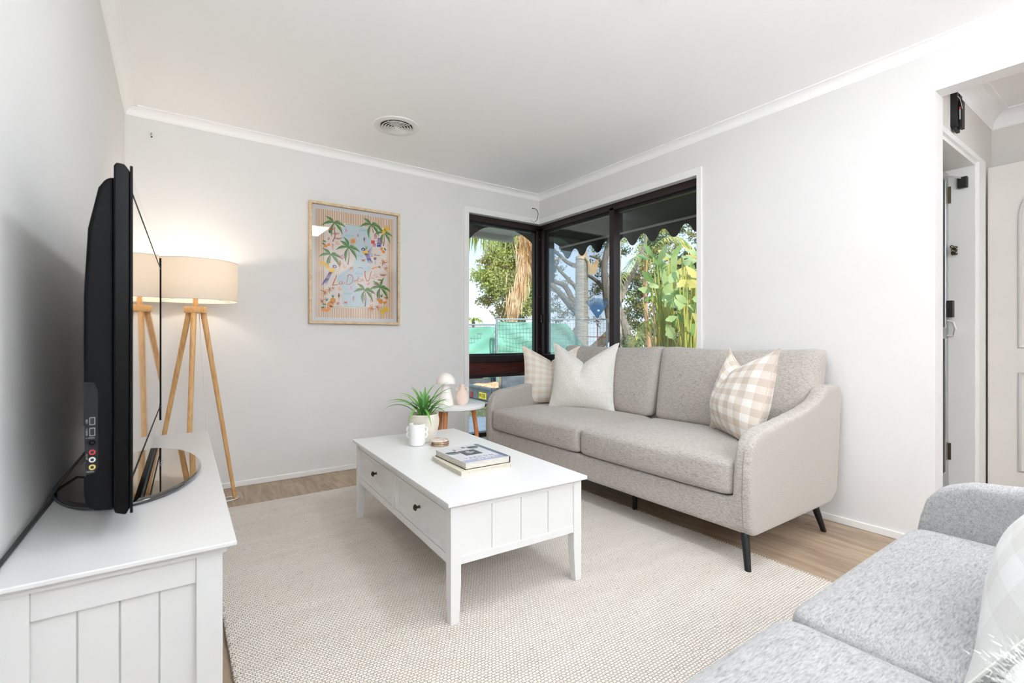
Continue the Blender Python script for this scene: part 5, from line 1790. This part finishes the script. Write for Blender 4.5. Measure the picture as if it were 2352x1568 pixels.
# blue leaf rake standing head-up behind the fence
rk = empty('leaf_rake', gp(1372, 11.15) + Vector((0, 0, GZ)))
rk.rotation_euler = (0, 0, -YAW)
tag(rk, 'blue plastic leaf rake with a red handle standing head up against the fence', 'rake')
z_ap = PD(1372, 729, 11.15).z - GZ; z_tp = PD(1372, 690, 11.15).z - GZ
mb = MB()
k = 25
for i in range(k):
    a = -.62 + 1.24 * i / (k - 1)
    Lr = (z_tp - z_ap) * 1.12
    x1, z1_ = math.sin(a) * Lr, z_ap + math.cos(a) * Lr
    mb.tube([(math.sin(a) * .03, 0, z_ap), (x1, 0, z1_), (x1 * 1.06, -.03, z1_ + .005)], [.010, .008, .006], 4)
mb.build('tines', 'rake_blue', rk)
mb = MB()
h_ = (z_tp - z_ap)
mb.prism([(0, z_ap - .03), (.17, z_ap + h_ * .50), (.09, z_ap + h_ * .58), (0, z_ap + h_ * .61), (-.09, z_ap + h_ * .58), (-.17, z_ap + h_ * .50)], -.006, .006, 'y')
o = mb.build('head', 'rake_blue', rk)
MB().box(.0, .05, -.012, -.006, z_ap + h_ * .36, z_ap + h_ * .46).build('label', 'trim', rk)
MB().tube([(0, 0, .02), (0, 0, z_ap - .02)], .014, 10).build('handle', 'rake_red', rk)
bar = MB().tube([PD(1345, 773, 11.2), PD(1398, 774, 11.2)], .012, 8)
o = bar.build('red_bar', 'rake_red'); tag(o, 'thin red bar lying level behind the fence below the rake head', 'bar')
o = MB().lathe([(.0001, 0), (.025, 0), (.03, .04), (.02, .08), (.0001, .085)], n=12).build('yellow_cap', 'yellow_plastic', None, PD(1388, 775, 11.25)); tag(o, 'small yellow plastic cap resting on the red bar', 'cap')


# ------------------------------------------------------------------ foliage builders
def leaf_cloud(mb, c, rad, n, size, seed=0, m=0, shell=.55, elong=1.0, droop=0):
    random.seed(seed)
    c = Vector(c)
    for k in range(n):
        while True:
            v = Vector((random.uniform(-1, 1), random.uniform(-1, 1), random.uniform(-1, 1)))
            if .05 < v.length < 1: break
        v = v.normalized() * (shell + (1 - shell) * random.random()) * (v.length ** .3)
        p = c + Vector((v.x * rad[0], v.y * rad[1], v.z * rad[2]))
        t = Vector((random.gauss(0, 1), random.gauss(0, 1), random.gauss(0, 1) - droop)).normalized()
        s = t.orthogonal().normalized(); s.rotate(Matrix.Rotation(random.uniform(0, 6.28), 3, t))
        L_ = size * random.uniform(.6, 1.3) * elong; w = size * random.uniform(.3, .5)
        mb.add([p, p + t * L_ * .5 + s * w * .5, p + t * L_, p + t * L_ * .5 - s * w * .5], [(0, 1, 2, 3)], m)


def branchy(mb, p, d, L_, r, depth, seed, spread=.6, m=0, tips=None):
    random.seed(seed)
    def rec(p, d, L_, r, k):
        q = p + d * L_ * .5 + Vector((random.gauss(0, .05), random.gauss(0, .05), random.gauss(0, .05))) * L_
        e_ = q + (d + Vector((random.gauss(0, .15), random.gauss(0, .15), random.gauss(0, .12)))).normalized() * L_ * .5
        mb.tube([p, q, e_], [r, r * .85, r * .68], 7, m)
        if k == 0:
            if tips is not None: tips.append(e_)
            return
        for j in range(random.choice((2, 2, 3))):
            nd = (d + Vector((random.gauss(0, spread), random.gauss(0, spread), random.gauss(.05, spread * .7)))).normalized()
            rec(e_, nd, L_ * random.uniform(.62, .82), r * .62, k - 1)
    rec(Vector(p), Vector(d).normalized(), L_, r, depth)


# big olive-green tree seen through the left window
tr = empty('tree', gp(1200, 17) + Vector((0, 0, GZ)))
tag(tr, 'big round olive-green tree behind the fence in the left window', 'tree')
o0 = tr.location
MB().tube([(0, 0, 0), (.1, 0, 1.2), (-.1, .1, 2.6)], [.22, .18, .14], 10).build('trunk', 'bark', tr, smooth=True)
br_ = MB(); tips_ = []
branchy(br_, (-.1, .1, 2.0), (-.2, 0, 1), 1.1, .10, 4, 12, .75, tips=tips_)
br_.build('branches', 'bark', tr)
cw_ = MB()
blobs = [(1170, 640, 62, 68), (1140, 650, 42, 40), (1155, 585, 46, 34), (1200, 590, 55, 50), (1215, 680, 52, 60), (1172, 715, 46, 30), (1108, 632, 24, 22), (1125, 600, 24, 22), (1235, 620, 45, 70), (1190, 545, 40, 30), (1118, 690, 18, 18), (1135, 560, 20, 16)]
for i, (x, y, rx_, ry_) in enumerate(blobs):
    c = PD(x, y, 16.6 + .4 * (i % 3)) - o0
    leaf_cloud(cw_, c, (rx_ * 17 / 1100, .9, ry_ * 17 / 1100), int(rx_ * ry_ * 1.1), .13, 100 + i, m=(0, 2, 0, 1, 0)[i % 5], shell=.3)
for i, (x, y, rx_, ry_) in enumerate(blobs[:5]):
    c = PD(x, y, 16.2) - o0
    leaf_cloud(cw_, c, (rx_ * 16 / 1100, .5, ry_ * 16 / 1100), int(rx_ * ry_ * .4), .11, 140 + i, m=2, shell=.2)
cw_.build('foliage', ['olive', 'olive_green', 'olive_bright'], tr)

# small far palm and pale far buildings at the horizon
fpm = empty('palm_tree', gp(1088, 48) + Vector((0, 0, GZ)))
tag(fpm, 'tiny distant palm tree on the horizon at the far left of the window', 'palm tree')
zz = PD(1088, 738, 48).z - GZ
MB().tube([(0, 0, 0), (0, 0, zz)], .15, 8).build('trunk', 'bark', fpm)
mb = MB()
for k in range(16):
    a = k / 16 * 6.28
    blade(mb, (0, 0, zz), (1.3 * math.cos(a), 1.3 * math.sin(a), zz - .5 + .5 * (k % 3) * .5), .7, .28, n=6)
mb.build('fronds', 'olive_bright', fpm)
hs = empty('house', gp(1110, 52) + Vector((0, 0, GZ)))
hs.rotation_euler = (0, 0, -YAW)
tag(hs, 'pale low house with a grey roof far away behind the fence', 'house')
MB().box(-5, 3, 0, 3, 0, 2.1).build('walls', 'far_wall', hs)
MB().prism([(-5.3, 2.1), (3.3, 2.1), (2.2, 2.65), (-4.2, 2.65)], -.3, 3.3, 'y').build('roof', 'far_roof', hs)
wi = MB()
for x in (-3.5, -1.4, .8): wi.box(x, x + .9, -.03, 0, .8, 1.7)
wi.build('windows', 'far_roof', hs)

# hanging dead palm skirt
dp = empty('palm_tree', gp(1246, 12.7) + Vector((0, 0, GZ)))
tag(dp, 'palm with a long dried straw-coloured frond hanging before the olive-green tree', 'palm tree')
mb = MB(); o0 = dp.location
random.seed(31)
for k in range(420):
    t = random.random()
    # upper bunch: strands fan from the head down to the lower right
    hx0 = random.gauss(1212, 12); hy0 = random.uniform(505, 575)
    ex = random.uniform(1183, 1250); ey = random.uniform(598, 655)
    a_ = PD(hx0, hy0, 12.6 + random.uniform(-.2, .2)) - o0; b_ = PD(ex, ey, 12.6 + random.uniform(-.25, .2)) - o0
    blade(mb, a_, b_, random.uniform(-.02, .10), random.uniform(.02, .045), m=random.choice((0, 0, 1)), n=5)
for k in range(260):
    t = random.random() ** .8
    px = 1205 - 27 * t + random.gauss(0, 6 + 4 * math.sin(t * 3.1)); py = 600 + 110 * t
    L_ = random.uniform(25, 60)
    a_ = PD(px, py, 12.5 + random.uniform(-.12, .1)) - o0; b_ = PD(px - L_ * .16 + random.gauss(0, 4), min(752, py + L_), 12.5 + random.uniform(-.15, .1)) - o0
    blade(mb, a_, b_, random.uniform(-.02, .04), random.uniform(.02, .04), m=random.choice((0, 0, 1)), n=4)
M['dead2'] = leafmat('dead_frond_pale', '#d8b183', '#f0dcbc', 3, .8, .15)
mb.build('dead_frond', ['dead', 'dead2'], dp)
MB().tube([Vector((0, 0, -.02)), Vector((0, 0, 2.4)), Vector((-.02, 0, 4.3))], [.15, .13, .12], 14).build('trunk', 'bark_ring', dp, smooth=True)
MB().tube([PD(1222, 480, 12.7) - o0, PD(1212, 560, 12.6) - o0, PD(1200, 630, 12.6) - o0, PD(1183, 745, 12.55) - o0], [.03, .03, .025, .015], 8).build('stalk', 'dead', dp)
# green frond curtain at the top left
gf = dp
mb = MB(); o0 = dp.location
random.seed(13)
for k in range(150):
    x = random.uniform(1070, 1185)
    y = 505 + random.uniform(-12, 8)
    L_ = random.uniform(35, 80) * (1.15 if x < 1140 else .9)
    blade(mb, PD(x, y, 12.2 + random.uniform(-.3, .3)) - o0, PD(x - 3 + random.gauss(0, 5) + (x < 1110) * -6, y + L_, 12.2 + random.uniform(-.3, .3)) - o0, .03, random.uniform(.025, .05), m=random.choice((0, 0, 1)), n=5)
mb.build('green_frond', ['palm_green', 'olive_bright'], gf)
MB().tube([PD(1060, 520, 12.2) - o0, PD(1120, 503, 12.2) - o0, PD(1246, 470, 12.6) - o0], .03, 8).build('stalk', 'palm_green', gf)

# ringed palm trunk with a torn sheath
pt = empty('ringed_palm', gp(1336, 14) + Vector((0, 0, GZ)))
tag(pt, 'thick ringed grey palm trunk with a torn husk, seen through the screened window', 'palm trunk')
zt_ = PD(1336, 590, 14).z - GZ
prof = []
for i in range(90):
    t = i / 89
    prof.append((.20 - .03 * t + .012 * abs(math.sin(i * 1.35)), t * zt_))
prof.append((.10, zt_ + .02)); prof.append((.0001, zt_ + .03))
MB().lathe(prof, n=22).build('trunk', 'bark_ring', pt, smooth=True)
o0 = pt.location
mb = MB()
mb.tube([PD(1336, 596, 13.95) - o0, PD(1340, 575, 13.95) - o0, PD(1343, 562, 14) - o0], [.16, .10, .03], 10)
mb.tube([PD(1345, 590, 13.8) - o0, PD(1352, 600, 13.8) - o0, PD(1360, 620, 13.8) - o0], [.04, .03, .02], 8)
mb.build('cut_top', 'dead2', pt, smooth=True)
hk_ = [(1350, 602), (1352, 628), (1360, 630), (1370, 628), (1372, 612), (1375, 594), (1368, 600), (1360, 606)]
mb = MB(); mb.add([PD(x, y, 13.8 - .06 * math.sin(i)) - o0 for i, (x, y) in enumerate(hk_)], [tuple(range(len(hk_)))])
mb.build('husk', 'dead', pt, solid=.03)

# gum tree with spreading branches
gtm = empty('gum_tree', gp(1300, 17) + Vector((0, 0, GZ)))
tag(gtm, 'spreading grey-branched gum tree behind the ringed palm trunk', 'tree')
o0 = gtm.location
mb = MB()
def px_branch(mb, pts, d, r0, r1, m=0):
    q = smooth([(a, b) for a, b in pts], 5)
    k = len(q)
    mb.tube([PD(x, y, d + .25 * math.sin(i * .4)) - o0 for i, (x, y) in enumerate(q)], [r0 + (r1 - r0) * i / (k - 1) for i in range(k)], 8, m)
px_branch(mb, [(1345, 735), (1310, 700), (1285, 672), (1255, 640)], 17, .16, .07)
px_branch(mb, [(1325, 715), (1300, 660), (1270, 645), (1240, 625)], 17.2, .12, .05)
px_branch(mb, [(1330, 690), (1322, 660), (1285, 620), (1262, 590)], 17.3, .10, .04)
px_branch(mb, [(1320, 610), (1300, 600), (1270, 572), (1250, 560)], 17.3, .09, .04)
px_branch(mb, [(1408, 760), (1398, 715), (1392, 670), (1388, 615), (1395, 570), (1402, 545)], 17, .17, .08)
px_branch(mb, [(1392, 668), (1370, 645), (1350, 632)], 17, .09, .05)
px_branch(mb, [(1388, 615), (1375, 595), (1355, 588)], 17, .07, .03)
px_branch(mb, [(1425, 690), (1440, 650), (1462, 610), (1478, 570), (1490, 530)], 17, .11, .05)
px_branch(mb, [(1410, 670), (1424, 715), (1440, 765), (1456, 830)], 16, .10, .17)
mb.build('branches', 'bark', gtm)
MB().tube([Vector((.1, 0, -.02)), PD(1300, 800, 17) - o0, PD(1345, 735, 17) - o0], [.25, .22, .17], 10).tube([Vector((.1, 0, -.02)), PD(1408, 760, 17) - o0], [.25, .17], 10).build('trunk', 'bark', gtm)
cw_ = MB()
random.seed(55)
for i in range(85):
    x = random.uniform(1262, 1412); y = random.uniform(560, 740)
    if 1318 < x < 1352: continue
    leaf_cloud(cw_, PD(x, y, 17.5 + random.uniform(-.5, .8)) - o0, (.26, .3, .16), 60, .085, 300 + i, m=i % 2, shell=.1)
cw_.build('foliage', ['olive_green', 'olive'], gtm)

# dense trees behind the bird-of-paradise clump
bt = empty('tree', gp(1500, 19) + Vector((0, 0, GZ)))
tag(bt, 'dense dark-green tree filling the background of the right-hand window', 'tree')
o0 = bt.location
cw_ = MB(); random.seed(66)
for i in range(210):
    x = random.uniform(1425, 1640); y = random.uniform(505, 815)
    if 1432 < x < 1470 and 560 < y < 620 and random.random() < .5: continue
    if 1555 < x < 1585 and 625 < y < 665: continue
    leaf_cloud(cw_, PD(x, y, 19 + random.uniform(-.8, 1.4)) - o0, (.36, .45, .28), 130, .13, 500 + i, m=(0, 0, 1, 2)[i % 4] if y < 700 else (0, 0, 0, 1)[i % 4], shell=.1)
cw_.build('foliage', ['olive_green', 'olive', 'olive_bright'], bt)
mb = MB()
branchy(mb, (0, 0, 0), (0, 0, 1), 1.5, .16, 4, 5, .5)
mb.build('branches', 'bark', bt)
ht = empty('hedge', gp(1480, 14.5) + Vector((0, 0, GZ)))
tag(ht, 'low dark hedge at the foot of the trees behind the sofa back', 'hedge')
o0 = ht.location; cw_ = MB()
for i in range(26):
    leaf_cloud(cw_, PD(1426 + i * 7, 792 + 14 * math.sin(i * 2.1), 14.5 + .3 * math.sin(i)) - o0, (.3, .3, .4), 60, .08, 700 + i, m=i % 2, shell=.2)
cw_.build('foliage', ['olive_green', 'banana_dark'], ht)
st2 = MB()
for i in range(12): st2.tube([gp(1430 + 15 * i, 14.5) + Vector((0, 0, GZ - .02)) - o0, PD(1430 + 15 * i, 795, 14.5) - o0], .02, 6)
st2.build('stems', 'bark', ht)

# pale straight trunk just right of the mullion
t2 = empty('slim_tree', gp(1421, 9.2) + Vector((0, 0, GZ)))
tag(t2, 'slim pale peeling tree trunk just right of the dark window mullion', 'tree trunk')
zz = PD(1421, 480, 9.2).z - GZ
MB().tube([(0, 0, 0), (.01, 0, zz * .4), (-.01, 0, zz * .7), (0, 0, zz)], [.062, .058, .052, .05], 14).build('trunk', 'bark_pale', t2, smooth=True)
o0 = t2.location
# red-brown palm stem with yellowing fronds
rp = empty('palm_tree', gp(1487, 9.6) + Vector((0, 0, GZ)))
tag(rp, 'slender red-barked palm with a drooping yellow and brown frond', 'palm tree')
o0 = rp.location
MB().tube([Vector((.03, 0, 0)), PD(1490, 790, 9.6) - o0, PD(1484, 720, 9.6) - o0, PD(1481, 650, 9.6) - o0, PD(1487, 585, 9.6) - o0], [.055, .05, .04, .035, .03], 12).build('trunk', 'bark_red', rp, smooth=True)


def feather(p0, p1, lift, nleaf, llen, w, mats=(0,), hang=.6, seed=0, spine=True, parent=None, name='frond', matn=('palm_green',), tipw=.25):
    """pinnate frond: spine arc with leaflets on both sides"""
    random.seed(seed)
    p0, p1 = Vector(p0), Vector(p1)
    pts = bez(p0, (p0 + p1) / 2 + Vector((0, 0, lift)), p1, 24)
    mb = MB()
    if spine: mb.tube(pts, [.014 * (1 - i / 30) for i in range(25)], 5, 0)
    for k in range(nleaf):
        t = .08 + .9 * k / nleaf
        i = min(23, int(t * 24)); p = pts[i].lerp(pts[i + 1], t * 24 - i)
        d = (pts[i + 1] - pts[i]).normalized()
        s = d.cross(Vector((0, 0, 1)));  s = s.normalized() if s.length > .1 else RIGHT.copy()
        up = s.cross(d).normalized()
        for sg in (-1, 1):
            L_ = llen * (math.sin(min(1, t * 1.8 + .25) * math.pi * .5)) * (1 - max(0, t - .6) * 1.6) * random.uniform(.8, 1.1)
            dirv = (s * sg + d * .55 + up * .2 + Vector((random.gauss(0, .1), random.gauss(0, .1), -hang + random.gauss(0, .12)))).normalized()
            blade(mb, p, p + dirv * L_, L_ * .08, w, m=random.choice(mats), n=4)
    return mb.build(name, list(matn), parent)


feather(PD(1486, 585, 9.6) - o0, PD(1484, 668, 9.3) - o0, .0, 26, .22, .022, (0, 0, 1, 2), .15, 1, parent=rp, matn=('banana_yellow', 'dead', 'dead2'))
feather(PD(1487, 590, 9.6) - o0, PD(1420, 668, 9.2) - o0, .55, 22, .30, .022, (0, 1), .7, 2, parent=rp, matn=('palm_green', 'olive_bright'))
feather(PD(1487, 588, 9.6) - o0, PD(1605, 590, 9.2) - o0, .80, 30, .34, .024, (0, 1), .9, 3, parent=rp, matn=('palm_green', 'banana_yellow'))
feather(PD(1487, 588, 9.6) - o0, PD(1480, 500, 9.9) - o0, .1, 16, .24, .03, (0, 1), .1, 4, parent=rp, matn=('palm_green', 'banana_dark'))
feather(PD(1487, 588, 9.6) - o0, PD(1540, 640, 9.9) - o0, .40, 22, .26, .022, (0, 1), .7, 5, parent=rp, matn=('banana_dark', 'palm_green'))
feather(PD(1500, 735, 8.9) - o0, PD(1448, 800, 8.7) - o0, .30, 24, .26, .028, (0, 1), .55, 6, parent=rp, matn=('banana_yellow', 'palm_green'))
feather(PD(1505, 742, 9.0) - o0, PD(1462, 815, 8.6) - o0, .42, 24, .26, .030, (0, 0, 1), .6, 7, parent=rp, matn=('banana_yellow', 'olive_bright'))
feather(PD(1560, 560, 11) - o0, PD(1612, 610, 10.6) - o0, .30, 20, .34, .03, (0, 1), .9, 8, parent=rp, matn=('banana_yellow', 'dead'))


def paddle(mb, base, p0, p1, width, m_stem, m_leaf, tilt, notch=4, seed=0):
    """bird-of-paradise leaf: stem base->p0, paddle blade p0->p1"""
    random.seed(seed)
    base, p0, p1 = Vector(base), Vector(p0), Vector(p1)
    mb.tube(bez(base, base.lerp(p0, .6) + Vector((0, 0, .12)), p0, 8), [.020 - .0012 * i for i in range(9)], 6, m_stem)
    mid = (p0 + p1) / 2 + Vector((0, 0, .10 * (p1 - p0).length))
    pts = bez(p0, mid, p1, 14)
    for sg in (-1, 1):
        o = len(mb.v)
        for i, p in enumerate(pts):
            t = i / 14
            d = (pts[min(i + 1, 14)] - pts[max(i - 1, 0)]).normalized()
            s = d.cross(Vector((-_s, -_c, .25))).normalized()
            s = (s * math.cos(tilt) + d.cross(s) * math.sin(tilt)).normalized()
            w = width * (math.sin(min(1.0, t * 1.5 + .08) * math.pi * .5)) * (1 - max(0, t - .55) / .47) ** .7 + .002
            w *= 1 - (.22 if (i + seed) % notch == 0 else 0)
            mb.v.append(tuple(p)); mb.v.append(tuple(p + s * sg * w * .5 + Vector((0, 0, -.18 * w)) + FWD * .06 * w * sg))
        for i in range(14):
            a = o + 2 * i
            mb.f.append((a, a + 1, a + 3, a + 2)); mb.m.append(m_leaf)


G, Dk, Y_ = 'banana', 'banana_dark', 'banana_yellow'


def paradise(name_label, gx, gd, leaves_px, seed):
    b = empty('bird_of_paradise_plant', gp(gx, gd) + Vector((0, 0, GZ)))
    tag(b, name_label, 'plant', 'bird of paradise plants')
    o0 = b.location
    random.seed(seed)
    extra = []
    for k in range(22):
        x_ = gx + random.uniform(-38, 26); y_ = random.uniform(585, 740)
        sd = random.choice((-1, 1))
        extra.append((x_, y_, x_ + sd * random.uniform(18, 34), y_ + random.uniform(-22, 34), random.uniform(13, 24), random.choice((G, G, Dk, Y_))))
    for k, (x0, y0, x1, y1, w, mt) in enumerate(list(leaves_px) + extra):
        mb = MB()
        dd = gd + random.uniform(-.35, .35)
        base = Vector((random.uniform(-.25, .25), random.uniform(-.2, .2), 0))
        paddle(mb, base, PD(x0, y0, dd) - o0, PD(x1, y1, dd - random.uniform(0, .3)) - o0, w * gd / 1100, 0, 1, random.uniform(-.5, .5), seed=k)
        mb.build('leaf', ['stem_yellow', mt], b, smooth=True, angle=60)
    return b


G, Dk, Y_ = 'banana', 'banana_dark', 'banana_yellow'
paradise('bird of paradise clump with broad pale leaves in the middle of the right window', 1530, 8.3,
         [(1508, 720, 1520, 660, 22, G), (1520, 700, 1506, 640, 24, Dk), (1528, 705, 1540, 640, 28, G), (1515, 690, 1560, 655, 26, G), (1540, 710, 1525, 620, 24, G),
          (1535, 690, 1575, 690, 26, G), (1530, 660, 1516, 600, 22, G), (1530, 640, 1555, 585, 24, G), (1545, 650, 1580, 610, 26, Y_), (1500, 650, 1476, 622, 18, Dk), (1512, 735, 1540, 700, 28, G),
          (1520, 640, 1502, 590, 16, Dk), (1540, 740, 1572, 745, 26, Dk), (1505, 680, 1480, 690, 14, Dk), (1500, 590, 1478, 560, 14, Dk), (1510, 610, 1532, 560, 16, G), (1540, 600, 1565, 560, 18, G)], 3)
paradise('bird of paradise clump with yellowing leaves beside the white window jamb', 1585, 7.4,
         [(1570, 730, 1560, 690, 34, G), (1585, 730, 1560, 720, 42, G), (1575, 700, 1548, 690, 30, G), (1590, 690, 1562, 665, 26, Y_), (1580, 640, 1606, 660, 26, Y_), (1575, 610, 1608, 640, 28, Y_),
          (1568, 600, 1600, 600, 26, G), (1590, 750, 1608, 720, 34, G), (1570, 760, 1596, 745, 34, Dk), (1596, 680, 1612, 700, 30, G), (1550, 780, 1530, 745, 26, G), (1560, 770, 1605, 790, 30, Y_),
          (1590, 640, 1588, 600, 20, Dk), (1560, 650, 1545, 610, 22, G), (1600, 620, 1630, 600, 22, G)], 9)
mb = MB(); cst = empty('stem_clump', gp(1540, 8.0) + Vector((0, 0, GZ))); o0 = cst.location
tag(cst, 'tight bunch of yellow-green leaf stems rising behind the sofa back', 'plant stems')
random.seed(19)
for k in range(46):
    x = random.uniform(1502, 1600)
    mb.tube(bez(PD(x, 850, 8 + random.uniform(-.3, .3)) - o0 + Vector((0, 0, -.6)), PD(x + random.gauss(0, 4), 780, 8) - o0, PD(x + random.gauss(0, 16) + (x - 1548) * .3, random.uniform(690, 760), 8 + random.uniform(-.3, .3)) - o0, 6), [.016, .016, .015, .014, .012, .011, .009], 6, random.choice((0, 0, 1, 2)))
mb.build('stems', ['stem_yellow', 'palm_green', 'dead'], cst, smooth=True)['kind'] = 'stuff'

# ------------------------------------------------------------------ box trailer below the window transom
trl = empty('box_trailer', (0, 0, 0))
tag(trl, 'dark grey box trailer loaded with sand, yellow number plate, below the window transom', 'trailer')
TD = 9.4
q = gp(1108, TD)
trl.location = (q.x, q.y, GZ)
# tailgate runs down to the right in the picture (towards the viewer)
dirv = (gp(1160, TD - .9) - gp(1060, TD + .6)).normalized()
trl.rotation_euler = (0, 0, math.atan2(dirv.y, dirv.x))
def tz(y, d=TD): return PD(1108, y, d).z - GZ
zt1, zt0 = tz(893), tz(918)
MB().box(-1.7, .35, -.03, .03, zt0, zt1).box(-1.7, .35, -.05, .05, zt1, zt1 + .045).build('tailgate', 'trailer', trl, bevel=.006)
MB().box(-1.7, .35, -.05, .02, zt0 - .05, zt0 - .01).build('bumper_bar', 'galv', trl)
MB().box(.35, .40, 0, 1.35, zt0, zt1 + .045).build('side_board', 'trailer', trl)
MB().box(-1.75, -1.7, 0, 1.35, zt0, zt1 + .045).build('side_board', 'trailer', trl)
MB().box(-1.7, .35, 1.30, 1.35, zt0, zt1 + .42).build('front_board', 'tread', trl)
MB().box(-1.7, .35, .03, 1.30, zt0, zt0 + .03).build('floor_plate', 'trailer', trl)
random.seed(6)
MB().grid(lambda u, v: (-1.68 + 2.01 * u, .04 + 1.25 * v, zt0 + .10 + .14 * math.sin(u * 3.1) * math.sin(v * 3.1) + .03 * math.sin(u * 13) * math.sin(v * 17)), 30, 40).build('sand_load', 'sand', trl, smooth=True)['label'] = 'orange sand heaped in the trailer tray'
px0 = -.06
MB().box(px0, px0 + .27, -.045, -.032, zt0 + .03, zt0 + .15).build('number_plate', 'plate_yellow', trl)
text_mesh('W33E', .105, 'plate_ink', trl, Matrix.Translation((px0 + .135, -.047, zt0 + .088)) @ Matrix.Rotation(R(90), 4, 'X'), 'plate_lettering')
MB().box(-.42, -.36, -.05, -.03, zt0 + .01, zt0 + .13).build('tail_light', 'tail_red', trl)
for xx in (-1.95, .42):
    w_ = MB().lathe([(.0001, -.09), (.20, -.09), (.28, -.07), (.29, 0), (.28, .07), (.20, .09), (.0001, .09)], n=28).build('wheel', 'win_black', trl, (xx + .11, .7, .28), smooth=True)
    w_.rotation_euler = (0, R(90), 0)
    w_['kind'] = 'thing'
bx_ = empty('steel_box', gp(1180, 8.6) + Vector((0, 0, GZ)))
bx_.rotation_euler = (0, 0, -YAW)
tag(bx_, 'blue-grey steel box standing beside the trailer below the window transom', 'steel box')
MB().box(-.22, .6, -.05, .3, 0, PD(1180, 862, 8.6).z - GZ).build('body', 'trailer', bx_, bevel=.01)
MB().box(-.27, -.22, -.08, -.03, 0, PD(1180, 858, 8.6).z - GZ).build('post', 'bark', bx_)
